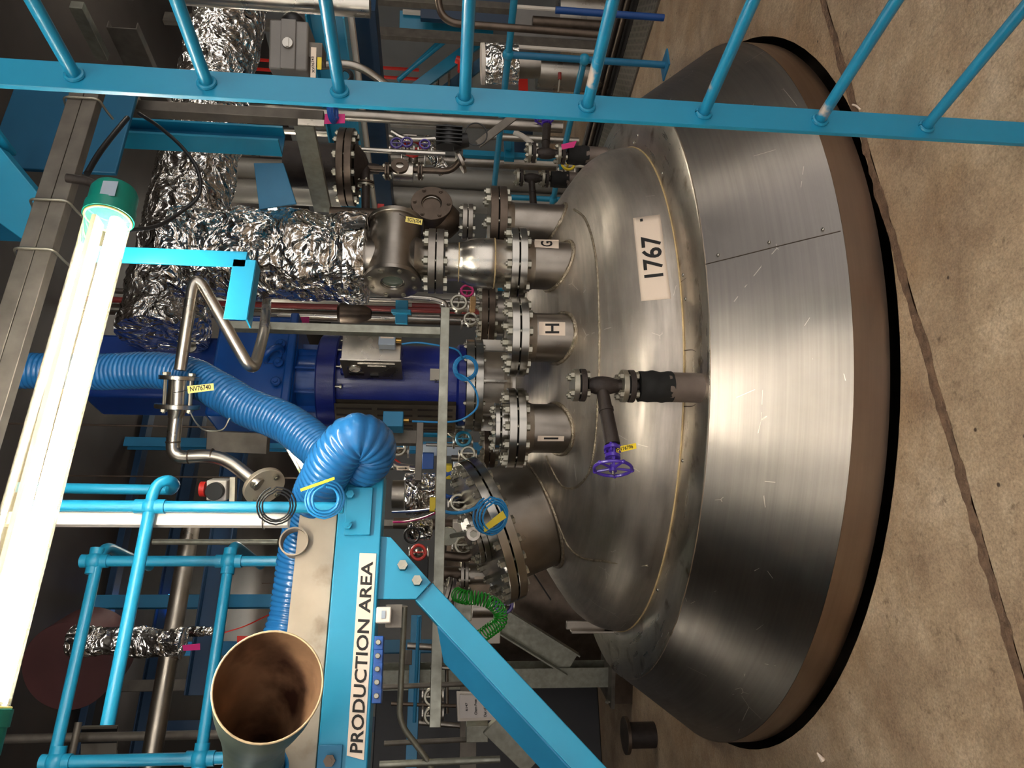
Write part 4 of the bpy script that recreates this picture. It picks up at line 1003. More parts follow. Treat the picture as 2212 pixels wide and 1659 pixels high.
for i in range(4):
    a_, b_ = frame(nn); t = PI/2*i+.7; bolt(ff, fe+nn*.01+(a_*math.cos(t)+b_*math.sin(t))*m(32, dP), nn, .03, .012)
hang_tag('valve_tag', 'yellow tag reading NV76740 tied to the small flanged valve', [(406, 850), (462, 843), (461, 828), (404, 834)], dP-.15, ytag, 'NV76740', [(411, 846), (456, 841), (455, 830), (410, 835)], [(406, 842), (392, 846, dP-.1), (375, 848, dP-.08)])
ac = at(473, 1057, dP)
aq = thing('valve_actuator', 'small white and black actuator with a red side cap beside the pale flange', 'actuator', ac-Z*.05)
obj('body', MB().box(ac+Z*.0, (.08, .07, .075), RT, F), whitep, aq, bev=.005); obj('knob', MB().disc(ac-F*.035, -F, .034, .03), blackp, aq); obj('side_cap', MB().cyl(ac+Z*.05, ac+Z*.07, .03, seg=20), red, aq)
obj('mount', MB().box(ac-Z*.055, (.10, .03, .02), RT, F), zinc, aq); obj('mount', MB().box(ac-RT*.05, (.03, .04, .05), RT, F), whitep, aq)
# ------------------------------------------------------------------ background helpers
def vpipe(name, label, cat, x0, x1, y, d, rpx, mt, seg=20, **k):
    a = at(x0, y, d); c = at(x1, y, d); a.x, a.y = at((x0+x1)/2, y, d).xy; c.x, c.y = a.x, a.y
    if d > 4.95 and (300 < y < 1260 and x1 < 1260 or x1 > 1280): c.z = .0
    if d > 4.4 and x0 < 1000: a.z = 4.29
    return obj(name, MB().cyl(a, c, m(rpx, d), seg=seg), mt, None, 0, label, cat, **k)
def vbar(name, label, cat, x0, x1, y, d, wpx, mt, th=.05, sec='bar', side=UX, **k):
    a = at(x0, y, d); c = at(x1, y, d); q = at((x0+x1)/2, y, d); a.x, a.y = q.xy; c.x, c.y = q.xy; b = MB()
    if d > 4.95 and (300 < y < 1260 and x1 < 1260 or x1 > 1280): c.z = .0
    if d > 4.4 and x0 < 900 and x0 != 870: a.z = 4.29
    if sec == 'bar': b.bar(a, c, m(wpx, d), th, side)
    elif sec == 'i': b.ibeam(a, c, m(wpx, d), th, .012, side)
    else: b.chan(a, c, m(wpx, d), th, .006, side)
    return obj(name, b, mt, None, .002, label, cat, **k)
def dirbar(name, label, cat, p, y1, d, wpx, mt, ax, th=.05, sec='bar', round_=False, **k):
    """horizontal member through photo point p (depth d) along world axis ax up to photo row y1"""
    A = at(*p, d); B = None; other = UY if ax is UX else UX
    B = onpl(p[0], y1, A, other); B = A+ax*((B-A).dot(ax)); b = MB()
    if round_: b.cyl(A, B, m(wpx/2, d), seg=18)
    elif sec == 'i': b.ibeam(A, B, th, m(wpx, d), .012, other)
    elif sec == 'chan': b.chan(A, B, m(wpx, d), th, .006, Z)
    else: b.bar(A, B, th, m(wpx, d), other)
    return obj(name, b, mt, None, 0 if round_ else .002, label, cat, **k)
# --- right side, near
t = thing('hanging_column', 'sky blue steel channel column hanging between the ladder and the foil duct', 'column', at(613, 306, 3.7))
q = at(450, 306, 3.7); za, zb5 = at(613, 306, 3.7).z, at(270, 306, 3.7).z
obj('web', MB().box((q.x, q.y, (za+zb5)/2), (.11, .012, zb5-za)), blue_d, t); obj('flange', MB().box((q.x-.06, q.y-.05, (za+zb5)/2), (.012, .11, zb5-za)), blue, t)
obj('flange', MB().box((q.x+.06, q.y-.03, (za+zb5)/2), (.012, .07, zb5-za)), blue, t)
g = MB(); g.prism([at(x, y, 3.75) for x, y in ((548, 352), (612, 352), (640, 440), (560, 452))], F*.02)
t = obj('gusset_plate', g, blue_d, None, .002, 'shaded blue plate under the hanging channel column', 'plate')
dirbar('strut_channel', 'bright galvanised strut running back under the ladder to the upright duct', 'strut', (655, 262), 452, 3.5, 42, galv, UY, .03)
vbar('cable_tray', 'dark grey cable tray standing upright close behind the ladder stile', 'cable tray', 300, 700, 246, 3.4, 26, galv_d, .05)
g = MB(); q = at(672, 265, 3.35); g.box(q, (.03, .012, .12), RT, F); obj('clamp_plate', g, coverm, None, .002, 'pale steel clamp plate with two bolts at the foot of the cable tray', 'plate')
# actuator with XV label
c = at(632, 116, 3.1); t = thing('large_actuator', 'brown grey actuator block marked XV76743 between two ladder rungs', 'actuator', c-Z*.08)
obj('housing', MB().box(c, (m(102, 3.1), .16, m(78, 3.1)), RT, F), greyp, t, bev=.008); obj('ridge', MB().box(c-F*.085, (m(102, 3.1), .012, m(30, 3.1)), RT, F), greyp, t, bev=.003)
obj('dome_cap', MB().sph(c+RT*.115, .055, 24, 12), blackp, t); obj('indicator', MB().disc(c-F*.09+Z*.0, -F, .022, .012).box(c-F*.104, (.035, .01, .012), RT, F), polish, t)
lb = at(677, 136, 3.0); pl_ = obj('label_plate', MB().box(lb, (m(66, 3.0), .002, m(11, 3.0)), RT, F), white, t)
text_on(pl_, 'XV76743', [(680, 157), (678, 122), (672, 122), (674, 157)], lambda px, py: onpl(px, py, lb-F*.003, F))
obj('yellow_label', MB().box(at(690, 137, 3.0), (m(26, 3), .002, m(9, 3)), RT, F), yellow, t); obj('foot', MB().box(c-Z*.1, (.06, .1, .06), RT, F), galv_d, t)
vpipe('large_duct', 'pale stainless duct standing at the far right edge beyond the ladder rungs', 'duct', 380, 800, -2, 3.3, 24, steel, 32)
# flange stack
c = at(752, 362, 4.3); t = thing('flanged_vessel_neck', 'large dark bolted flange pair seen edge on beside the ladder', 'flange', c)
obj('neck', MB().cyl(c+Z*.03, c+Z*.35, m(48, 4.3), seg=36), black_iron, t); joint(t, c, Z, m(80, 4.3), m(14, 4.3), 12, m(68, 4.3), .006, darksteel, darksteel, m(7, 4.3))
obj('reducer', MB().lathe([(m(50, 4.3), -.05), (m(30, 4.3), -.10), (m(12, 4.3), -.12), (m(10, 4.3), -.18)], c, Z, 28), black_iron, t)
t = thing('drip_line', 'thin dark pipe run with a tiny sight glass pot under the edge on flange pair', 'pipe', at(872, 372, 4.25))
obj('pipe', MB().tube(bend([at(785, 362, 4.28), at(812, 364, 4.27), at(975, 370, 4.2), at(1000, 340, 4.15)], .1), m(7, 4.2), 14, curve=False), darksteel, t)
q = at(872, 372, 4.25); obj('pot', MB().cyl(q-Z*.055, q+Z*.055, m(20, 4.25), seg=32), steel, t)
obj('window', MB().disc(q-UY*.04+Z*.02, -UY, m(19, 4.2), .02, m(8, 4.2)), darksteel, t)
for x in (837, 908): joint(t, at(x, 370, 4.25), Z, m(19, 4.25), .012, 4, m(15, 4.25), .004, darksteel, darksteel, .009)
q = at(790, 392, 4.2); obj('branch', MB().tube([at(790, 362, 4.28), q, at(790, 480, 4.1)], m(9, 4.2), 14), black_iron, t); joint(t, at(790, 397, 4.2), RT, m(18, 4.2), .012, 4, m(14, 4.2), .004, darksteel, zinc, .009)
vpipe('thin_pipe', 'thin stainless pipe upright in front of the cyan beam end', 'pipe', 775, 962, 328, 4.6, 5.5, steel)
t = thing('black_valve_motor', 'black ribbed valve motor on a slanting steel pipe right of the sight glasses', 'valve', at(985, 300, 4.2))
q = at(970, 300, 4.2); obj('body', MB().cyl(q-RT*.05, q+RT*.06, .075, .07, 24).cyl(q-Z*.02-RT*.02, q-Z*.11, .05, .04, 20), blackp, t)
for k_ in range(5): obj('rib', MB().box(q+RT*(-.04+.022*k_), (.006, .16, .15), RT, F), blackp, t)
obj('flange', MB().disc(at(992, 352, 4.15), (RT*.5-Z), m(24, 4.15), .02), steel2, t)
obj('cable_loop', MB().torus(at(1028, 290, 4.2), F, m(24, 4.2), .004, 40, 6), blackp, None, 0, 'loop of thin black cable right of the black valve motor', 'cable')
g = MB(); g.bar(at(1110, 252, 4.3), at(1032, 312, 4.3), m(17, 4.3), .02, RT); obj('slanting_bar', g, galv_d, None, .002, 'short slanting steel bar below the ladder stile near the cable loop', 'bar')
vpipe('upright_pipe', 'long brown stainless pipe upright just beyond the ladder stile', 'pipe', 742, 1215, 262, 5.0, 12, steel2)
# copies of the black flanged branch on the far side of the ring
def place_copy(src, delta, rz, label, newname=None):
    c = copy_tree(src); c.location = src.location+V(delta); c.rotation_euler = (0, 0, rz); c['label'] = label; return c
BX = V((base.x, base.y, 0))
def branch_copy(px, py, d, rz, l1_, l2_):
    q = at(px, py, d); dlt = V((q.x-base.x, q.y-base.y, 0)); R_ = Matrix.Rotation(rz, 3, 'Z')
    if d > 4.9: dlt.z = .0
    place_copy(br, dlt, rz, l1_)
    off = hv.location-br.location; c = copy_tree(hv); c.location = br.location+dlt+R_@off; c.rotation_euler = (0, 0, rz); c['label'] = l2_
branch_copy(1300, 338, 4.72, PI, 'black flanged tee with rubber wrap at the far right of the dome', 'purple handwheel valve half hidden behind the ladder stile')
branch_copy(1290, 392, 5.5, -.4, 'black flanged tee farthest behind the dome, partly hidden by its shoulder', 'purple handwheel valve on the farthest black tee, behind the dome')
# ---- far right structures
def rng(n): return range(n)
for i, (y, w_, lb) in enumerate(((384, 22, 'wide galvanised air duct nearer the ladder, upright behind the sight glasses'), (432, 24, 'wide galvanised air duct upright behind the small sight glass'), (655, 20, 'galvanised air duct upright behind the nozzle marked H'))):
    vpipe('air_duct', lb, 'duct', 700 if i < 2 else 900, 1160, y, 7.6, w_, ductg, 32, group=None)
t = dirbar('roof_beam', 'bright cyan roof beam crossing behind the edge on flange pair', 'beam', (792, 575), 20, 7.4, 52, blue, UY, .2, 'i')
dirbar('roof_beam', 'dark navy roof beam just below the bright cyan one', 'beam', (846, 575), 5, 8.4, 30, mat('navy_beam', (16, 50, 80), 0, .4), UY, .2)
dirbar('white_strip', 'white strip along the lower edge of the cyan roof beam', 'trunking', (824, 575), 20, 7.5, 9, whitep, UY, .06)
g = MB(); g.box(at(965, 56, 9.2), (m(46, 9.2), .08, m(200, 9.2)), RT, F); obj('cladding_sheet', g, blue, None, .004, 'tall sky blue wall panel with a white edge between two ladder rungs', 'panel')
vbar('panel_edge', 'white edging beside the tall sky blue wall panel', 'trim', 870, 1060, 32, 9.1, 6, whitep, .05)
vbar('galvanised_post', 'galvanised upright channel post crossing behind the fourth rung', 'post', 660, 1310, 82, 7.0, 26, galv_d, .05)
vbar('galvanised_post', 'galvanised upright post at the top picture edge, farthest right', 'post', 840, 1110, 10, 6.4, 20, galv_d, .06)
g = MB(); g.tube(bend([at(946, -60, 4.6), at(948, 48, 4.6), at(1310, 76, 4.6)], .14, 10), m(8, 4.6), 16, curve=False); obj('bent_pipe', g, darksteel, None, 0, 'dark bent pipe swinging across the tall blue panel behind the rungs', 'pipe')
# stair
g0_, g1_ = at(1060, 70, 9.6), at(880, 205, 9.6)
t = thing('steel_stair', 'distant sky blue stair with twin stringers behind the fourth rung', 'stair', at(1060, 140, 9.6))
obj('stringer', MB().bar(g0_, g1_, m(24, 9.6), .06, Z), blue, t); obj('stringer', MB().bar(g0_+F*.8, g1_+F*.8, m(24, 9.6), .06, Z), blue_d, t)
obj('handrail', MB().cyl(at(955, 85, 9.5), at(860, 175, 9.5), .03, seg=12), blue, t); obj('handrail', MB().cyl(at(1010, 50, 9.4), at(860, 172, 9.4), .028, seg=12), blue, t)
for k_ in range(7): q = g0_.lerp(g1_, (k_+.5)/7); obj('tread', MB().box(q+F*.4, (.24, .75, .03), RT, F), galv_d, t)
vbar('door_frame', 'distant dark blue post beside the stair', 'post', 880, 1110, 200, 10.4, 16, blue_d, .1)
for y in (135, 155): vbar('red_post', 'slim red upright post at the foot of the distant stair, %s' % ('nearer the picture edge' if y == 135 else 'nearer the ladder stile'), 'post', 866, 905, y+15, 9.9, 5, red, .03)
g = MB(); g.tube([at(985, 128, 8.5), at(996, 134, 8.5), at(996, 155, 8.5)], .045, 12, 6); obj('red_pipe', g, red, None, 0, 'short red bent pipe below the distant stair', 'pipe')
# insulated unit and silver vessels
c = at(1078, 135, 6.2); t = thing('insulated_unit', 'foil clad horizontal stub with white end, left of the silver cylinder', 'duct', c-Z*.2)
obj('cladding', MB().cyl(at(1046, 138, 6.2), at(1118, 138, 6.2), m(42, 6.2), seg=32), foil, t); obj('end_ring', MB().cyl(at(1039, 138, 6.2), at(1047, 138, 6.2), m(42, 6.2), seg=32), whitep, t)
obj('stub', MB().cyl(at(1118, 140, 6.2), at(1165, 140, 6.2), m(28, 6.2), seg=32), steel2, t)
vpipe('silver_vessel', 'silver cylinder vessel beyond the blue floor rail, beside the red stripe', 'vessel', 1160, 1296, 160, 7.3, 36, steel, 40)
vpipe('silver_vessel', 'bright silver cylinder vessel at the picture edge, behind the grey strips', 'vessel', 1203, 1296, 40, 7.6, 52, steel, 40)
vbar('grey_strip', 'pale grey vertical edge strip nearer the ladder stile, in front of the silver vessels', 'trim', 1096, 1290, 106, 6.9, 8, whitep, .02)
vbar('grey_strip', 'pale grey vertical edge strip at the picture edge, in front of the silver vessels', 'trim', 1108, 1282, 20, 6.9, 8, whitep, .02)
g = MB(); g.box(at(1200, 66, 7.5), (m(60, 7.5), .25, m(200, 7.5)), RT, F); obj('machine_housing', g, greyp, None, .01, 'dark grey machine housing between the two pale edge strips', 'machine')
vpipe('dark_pipe', 'dark pipe upright in front of the grey machine housing', 'pipe', 1150, 1296, 52, 7.0, 12, darksteel)
vbar('red_stripe', 'bright red vertical panel beside the foil clad stub', 'panel', 1120, 1140, 183, 7.3, 60, red, .02)
g = MB(); q = at(1208, 165, 5.0); g.cyl(q-Z*.02, q+RT*.06, .012, seg=10); t = thing('lever_valve', 'small lever valve with a dark red grip beyond the fifth rung', 'valve', at(1210, 195, 5.0))
obj('grip', MB().tube([at(1209, 157, 5), at(1209, 172, 5)], .013, 10), leverr, t); obj('lever', MB().cyl(at(1209, 172, 5), at(1206, 200, 5), .007, seg=8), zinc, t)
# far blue floor rail
PR = at(1098, 118, 5.3); t = thing('floor_handrail', 'sky blue tube handrail with bolted foot running back beyond the vessel on the right', 'handrail', V((PR.x, PR.y, 0)))
rr_ = m(7.5, 5.3); zM = at(1262, 130, 5.3).z
obj('rail', MB().cyl(PR-UY*.0, PR+UY*5.2, rr_, seg=16), blue, t); obj('rail', MB().cyl(PR-UY*1.6, PR-UY*.0, rr_, seg=16), blue, t)
obj('rail', MB().cyl(V((PR.x, PR.y, zM)), V((PR.x, PR.y+5.2, zM)), rr_, seg=16), blue, t)
for k_ in range(4): 
    q = V((PR.x, PR.y+1.6*k_, 0)); p_ = obj('post', MB().cyl(q, V((q.x, q.y, PR.z)), rr_, seg=16), blue_d if k_ == 0 else blue, t)
    for z_i in (PR.z, zM): obj('ball_fitting', MB().sph(V((q.x, q.y, z_i)), rr_*1.7, 16, 10), blue, p_)
    obj('foot_plate', MB().box(V((q.x, q.y, .006)), (.16, .16, .012)), blue_d, p_)
vpipe('handrail_post', 'dark blue rail post ending above the floor at the top picture edge', 'post', 1200, 1434, 30, 4.6, 7.5, mat('deep_blue_paint', (12, 64, 130), 0, .4))
# grating in the floor
e0 = onz(1442, 8, 0); e1_ = onz(1312, 332, 0); xg = (e0.x+e1_.x)/2
g = MB(); g.box((xg+.30, 7.0, .004), (.52, 10.0, .012)); struct('trim_3', g, grate)
g = MB(); g.box((xg+.85, 7.0, -.02+.025), (.58, 10.0, .02)); struct('trim_4', g, mat('dark_trench_cover', (34, 30, 28), .2, .6, nz=(8, .4)))
g = MB(); g.box((xg+.02, 7.0, .008), (.03, 10.0, .018)); struct('trim_5', g, galv_d)
for k_, (xo, h_) in enumerate(((.68, .05), (.80, .07), (.95, .045))):
    obj('floor_pipe', MB().cyl((xg+xo, 2.5, h_+.02), (xg+xo, 11.5, h_+.02), .028, seg=12), (darksteel, black_iron, galv_d)[k_], None, 0, 'dark pipe along the slotted floor tray, %s' % ('first beside the slots', 'middle of three', 'farthest of three from the slots')[k_], 'pipe', 'pipes beside the slotted floor tray')
# more distant blue frames and pipes behind the nozzles
vbar('blue_post', 'sky blue upright flat post behind the far purple valve', 'post', 1092, 1104, 300, 7.0, 60, blue, .03)
dirbar('blue_crossbar', 'distant blue crossbar behind the rear black tees', 'beam', (1100, 345), 255, 7.0, 22, blue, UX, .06)
vbar('blue_post', 'slim pale cyan upright behind the nozzle marked G', 'post', 1000, 1150, 336, 7.2, 14, blue, .05)
vbar('blue_post', 'short bright cyan upright under the air ducts', 'post', 1040, 1170, 414, 8.2, 10, blue, .06)
for i, (x0, x1, y, d, r_, mt_, lb) in enumerate((
    (1040, 1165, 232, 8.0, 9, steel2, 'short steel pipe upright left of the blue floor rail'),
    (1060, 1250, 300, 6.8, 8, steel, 'stainless pipe upright behind the purple valve by the stile'),
    (1090, 1230, 352, 7.2, 5, whitep, 'slim white pipe upright behind the far tees'),
    (840, 1010, 300, 9.0, 7, steel, 'distant stainless riser behind the cyan roof beam'),
    (860, 1000, 345, 9.4, 11, steel2, 'distant broad riser behind the thin upright pipe'),
    (650, 800, 683, 6.0, 12, darksteel, 'dark pipe upright right of the strut frame post'),
    (776, 960, 668, 5.6, 6, mat('dark_red_paint', (110, 30, 26), 0, .5), 'dark red pipe upright beside the strut frame post'),
    (860, 1030, 652, 5.8, 6, steel2, 'steel pipe upright between the sight glass and the strut frame'),
    (880, 1000, 690, 5.4, 4, steel, 'thin bright pipe close beside the strut frame post'))):
    vpipe('upright_pipe', lb, 'pipe', x0, x1, y, d, r_, mt_, 16)
g = MB(); g.box(at(868, 675, 5.2), (m(50, 5.2), .08, m(26, 5.2)), RT, F); g.box(at(868, 675, 5.15), (m(8, 5.2), .2, m(40, 5.2)), RT, F); obj('blue_bracket', g, blue, None, .004, 'sky blue cast bracket between the large sight glass and the strut frame', 'bracket')
g = MB(); g.lathe([(.03, 0), (.05, .03), (.07, .09), (.07, .2), (.05, .22)], at(802, 678, 4.9)-Z*.0, Z, 28); obj('steel_bottle', g, darksteel, None, 0, 'dark bottle shaped pipe piece right of the strut frame post', 'pipe')
for (quad, d, lb) in (([(700, 268), (745, 266), (745, 246), (702, 246)], 3.3, 'magenta tag beside the ladder stile under the cable tray'),
                      ([(638, 697), (668, 697), (668, 684), (637, 685)], 4.6, 'magenta tag above the control box, right of the strut frame'),
                      ([(1214, 323), (1240, 318), (1246, 304), (1212, 312)], 4.6, 'magenta tag on the far black tee near the purple valve'),
                      ([(396, 1406), (432, 1404), (432, 1390), (394, 1394)], 4.2, 'magenta tag under the foil pipe behind the handrail'),
                      ([(856, 466), (888, 468), (884, 452), (866, 448)], 4.2, 'crumpled magenta tag behind the large sight glass')):
    hang_tag('pink_tag', lb, quad, d, magenta, None, None)
hang_tag('red_tag', 'orange red tag behind the handrail by the funnel', [(512, 1388), (540, 1388), (540, 1374), (512, 1374)], 3.6, red, None, None)
hang_tag('red_tag', 'small red tag on the kick plate below the funnel', [(648, 1606), (666, 1606), (667, 1592), (648, 1594)], 2.33, red, None, None)
dirbar('red_lever', 'flat red lever behind the foil duct and the small sight glass', 'lever', (823, 442), 470, 4.5, 14, red, UX, .02)
# ------------------------------------------------------------------ far left of the vessel: second vessel, columns, pipes
c = at(1180, 1268, 7.3); g = MB(); g.lathe([(0, .0), (.8, .0), (.8, 1.35), (.7, 1.55), (.4, 1.66), (0, 1.68)], V((c.x, c.y, 0)), Z, 64)
obj('second_vessel', g, darksteel, None, 0, 'dark stainless vessel standing behind the left shoulder of the big dome', 'vessel')
c = at(1280, 1455, 6.0); zt_ = at(1050, 1455, 6.0).z; g = MB()
t = thing('galvanised_column', 'galvanised steel column on a bolted base plate with a diagonal brace, left of the vessel', 'column', V((c.x, c.y, .0)))
obj('column', MB().ibeam(V((c.x, c.y, .16)), V((c.x, c.y, at(700, 1455, 6.0).z)), m(42, 6), .17, .012, RT), galv, t)
b0_ = at(1236, 1432, 5.95); b1_ = at(1080, 1335, 5.95); obj('brace', MB().chan(b0_, b1_, m(52, 6), .08, .012, Z), galv, t)
obj('base_plate', MB().box((c.x, c.y, .17), (.42, .42, .03), RT, F), galv_d, t); obj('plinth', MB().box((c.x, c.y, .08), (.36, .36, .16), RT, F), darksteel, t)
for sx in (-1, 1): bolt(t, V((c.x, c.y, .185))+RT*.17*sx-F*.16, Z, .03, .018)
c = at(1285, 1590, 5.2); t = thing('bolted_pipe_stub', 'round dark pipe stub with bolted rim behind the blue strut', 'pipe', V((c.x, c.y, 0))); obj('stub', MB().cyl((c.x, c.y, 0), (c.x, c.y, .2), .09, seg=32), black_iron, t); obj('rim', MB().disc((c.x, c.y, .2), Z, .13, .025), darksteel, t)
q = at(1290, 1590, 6.9); g = MB(); g.box((q.x-.35, q.y+.3, 1.1), (1.9, .5, 2.2)); obj('dark_backdrop', g, mat('backdrop_dark', (30, 30, 34), .1, .5, nz=(3, .2)), None, .01, 'tall dark box added for the darkness behind the blue diagonal strut', 'cabinet')  # dark box put in to keep the unlit background dark
# framed notice
nb = at(1040, 1528, 3.9); t = thing('framed_notice', 'white framed notice reading R147 Chem Free Out of Service', 'sign', nb-Z*.1)
obj('frame', MB().prism([at(x, y, 3.9) for x, y in ((988, 1559), (1084, 1556), (1080, 1498), (986, 1494))], F*.012), whitep, t, bev=.004)
pn = obj('panel', MB().prism([at(x, y, 3.885) for x, y in ((994, 1552), (1077, 1549), (1074, 1504), (993, 1501))], F*.004), mat('paper_white', (214, 208, 204), 0, .6), t)
for tx, q in (('R147', [(1011, 1536), (1010, 1518), (1005, 1518), (1006, 1536)]), ('Chem Free', [(1031, 1544), (1030, 1511), (1024, 1511), (1025, 1544)]), ('Out of Service', [(1051, 1549), (1050, 1506), (1044, 1506), (1045, 1549)])):
    text_on(pn, tx, q, lambda px, py: at(px, py, 3.883))
obj('support_arm', MB().bar(at(1060, 1562, 3.95), at(1150, 1650, 3.95), .12, .05, Z), galv, t, bev=.003)
obj('box_end', MB().box(at(1030, 1575, 4.0), (.09, .12, .12), RT, F), galv, t, bev=.003)
# strut rails and scaffold tubes left of the vessel
for (x0, x1, y, d, r_, lb) in ((830, 1040, 1478, 4.6, 5.5, 'grey scaffold tube upright under the middle of the sign beam'), (830, 1130, 1603, 4.3, 6, 'grey scaffold tube upright near the bottom picture edge'), (840, 1100, 1640, 4.8, 6, 'grey scaffold tube lowest in the picture, behind the strut')):
    pass
def hline(name, label, pts, d, rpx, mt, cat='pipe'):
    return obj(name, MB().tube(bend([at(x, y, d+(k_[0] if k_ else 0)) for x, y, *k_ in pts], .08), m(rpx, d), 14, curve=False), mt, None, 0, label, cat)
hline('grey_pipe', 'grey pipe running level under the sign beam then bending down', [(874, 1310), (862, 1560), (930, 1650), (950, 1720)], 4.0, 6.5, galv)
hline('grey_pipe', 'grey upright tube crossing the level pipe at a clamp under the beam', [(825, 1484), (1040, 1476)], 4.2, 5.5, galv_d)
hline('grey_pipe', 'grey upright tube below the first, nearer the bottom picture edge', [(830, 1606), (1040, 1596)], 4.2, 5.5, galv_d)
hline('grey_pipe', 'thick grey tube upright along the bottom picture edge', [(820, 1652), (1080, 1640)], 4.0, 7.5, galv)
hline('blue_pipe', 'slim blue pipe running level behind the grey tubes', [(905, 1330), (895, 1560)], 4.9, 4, blue_d)
vbar('strut_post', 'galvanised strut post upright behind the framed notice', 'post', 1000, 1050, 1440, 4.6, 20, galv_d, .04)
dirbar('cross_strut', 'galvanised cross strut level behind the blue strut', 'strut', (1012, 1440), 1690, 4.7, 34, galv_d, UX, .05)
dirbar('cross_strut', 'dark blue cross member deep under the sign beam', 'beam', (900, 1330), 1690, 6.0, 22, blue_d, UX, .08)
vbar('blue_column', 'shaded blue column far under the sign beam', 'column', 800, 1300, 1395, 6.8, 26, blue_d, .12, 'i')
vbar('blue_column', 'dark blue column far left under the sign beam', 'column', 800, 1300, 1560, 7.2, 30, mat('navy_beam', (16, 50, 80)), .12, 'i')
g = MB(); g.box(at(1045, 1352, 4.5), (m(66, 4.5), .1, m(70, 4.5)), RT, F); obj('white_box', g, whitep, None, .006, 'white cabinet behind the green coiled hose', 'cabinet')
g = MB(); g.box(at(1000, 1305, 4.3), (m(60, 4.3), .12, m(36, 4.3)), RT, F); obj('grey_bracket', g, galv, None, .004, 'grey green bracket block behind the start of the green coil', 'bracket')
vpipe('pipe_stub', 'steel cylinder lying behind the green coiled hose', 'pipe', 1020, 1066, 1310, 4.4, 24, steel2, 28)
P = catmull([at(*p) for p in ((984, 1283, 3.55), (1003, 1290, 3.5), (1030, 1292, 3.48), (1058, 1300, 3.48), (1078, 1318, 3.5), (1080, 1342, 3.5), (1062, 1358, 3.52), (1040, 1374, 3.55))], 30)
H = []; n_ = len(P)
for i in range(n_*3):
    k_ = min(i/3, n_-1.001); j_ = int(k_); c = P[j_].lerp(P[j_+1], k_-j_); T_ = (P[j_+1]-P[j_]).normalized(); a_, b_ = frame(T_); th = i*.30
    H.append(c+(a_*math.cos(th)+b_*math.sin(th))*.032)
obj('coiled_hose', MB().tube(H, .0036, 6, curve=False), green, None, 0, 'bright green coiled air hose left of the manway', 'hose', sharp=3)
# ------------------------------------------------------------------ middle left, behind the frame
foil_tube('foil_wrapped_pipe', 'foil wrapped upright pipe behind the strut frame, left of the motor', [at(872, 1068, 4.7), at(905, 1066, 4.7), at(945, 1064, 4.7)], m(44, 4.7), .012, 64, .012, 'pipe')
vpipe('steel_coupling', 'ribbed bronze coloured coupling on top of the foil wrapped pipe', 'coupling', 848, 874, 1068, 4.39, 30, steel2, 36)
g = MB(); g.tube(bend([at(770, 962, 4.9), at(832, 966, 4.9), at(846, 1006, 4.9), at(905, 1014, 4.9)], .1, 8), m(8, 4.9), 18, curve=False)
ep = obj('elbow_pipe', g, steel, None, 0, 'stainless elbow pipe with a white arrow sticker left of the motor', 'pipe')
obj('arrow_sticker', MB().prism([at(*p, 4.8) for p in ((857, 1016), (884, 1016), (884, 1007), (857, 1007))], F*.002), white, ep)
obj('arrow_mark', MB().prism([at(*p, 4.795) for p in ((860, 1012.3), (875, 1012.3), (875, 1014), (881, 1011.5), (875, 1009), (875, 1010.7), (860, 1010.7))], F*.001), letter, ep)
g = MB(); g.box(at(925, 995, 4.9), (m(34, 4.9), .08, m(24, 4.9)), RT, F); obj('blue_case', g, gblue, None, .004, 'small deep blue case behind the level frame bar', 'box')
g = MB(); g.box(at(955, 972, 5.3), (m(24, 5.3), .05, m(96, 5.3)), RT, F); obj('pale_cabinet', g, greybox, None, .004, 'pale grey panel behind the level frame bar left of the motor', 'panel')
vbar('yellow_block', 'yellow connector block on the level frame bar', 'connector', 928, 942, 1090, 3.32, 30, yellow, .02)
foil_tube('foil_wrapped_valve', 'low foil wrapped fitting under the coupling, behind the gusset plate', [at(880, 1140, 4.3), at(905, 1142, 4.3), at(935, 1144, 4.3)], m(22, 4.3), .012, 48, .01, 'fitting')
obj('cable_ring', MB().torus(at(890, 1156, 4.0), F, m(16, 4.0), .006, 36, 8), blackp, None, 0, 'black cable ring hanging behind the gusset plate', 'cable')
# davit arm on the manway
q = mc+nm*.40; e_ = at(968, 1158, 3.6); e2_ = at(1022, 1150, 3.55)
t = thing('davit_arm', 'forged steel lever arm with round end boss above the manway', 'lever', e2_)
obj('arm', MB().bar(e_, e2_, .022, .022, F), galv, t, bev=.004); obj('eye', MB().disc(e2_-F*.015, -F, .035, .02, .0), coverm, t); obj('pin', MB().hexa(e2_-F*.036, -F, .018, .012), zinc, t); obj('end_boss', MB().disc(e_+F*.01, -F, .045, .025), galv, t)
# small side nozzle
c = at(1003, 1240, 4.3); t = thing('side_flange', 'small bolted steel flange pair above the left edge of the manway', 'flange', c-Z*.05)
joint(t, c, Z, m(36, 4.3), .02, 8, m(30, 4.3), .005, steel2, steel2, .010); obj('neck', MB().cyl(c-Z*.02, c-Z*.2, m(22, 4.3), seg=28), steel2, t); obj('neck', MB().cyl(c+Z*.02, c+Z*.16, m(16, 4.3), seg=28), darksteel, t)
obj('label_plate', MB().box(at(1036, 1248, 4.15), (m(6, 4.15), .002, m(22, 4.15)), RT, F), white, t)
c = at(968, 1282, 4.1); t = thing('side_flange', 'tilted small flange disc behind the upper end of the blue strut', 'flange', c); joint(t, c, (Z+RT*.3), m(34, 4.1), .02, 6, m(27, 4.1), .005, steel2, steel2, .009)
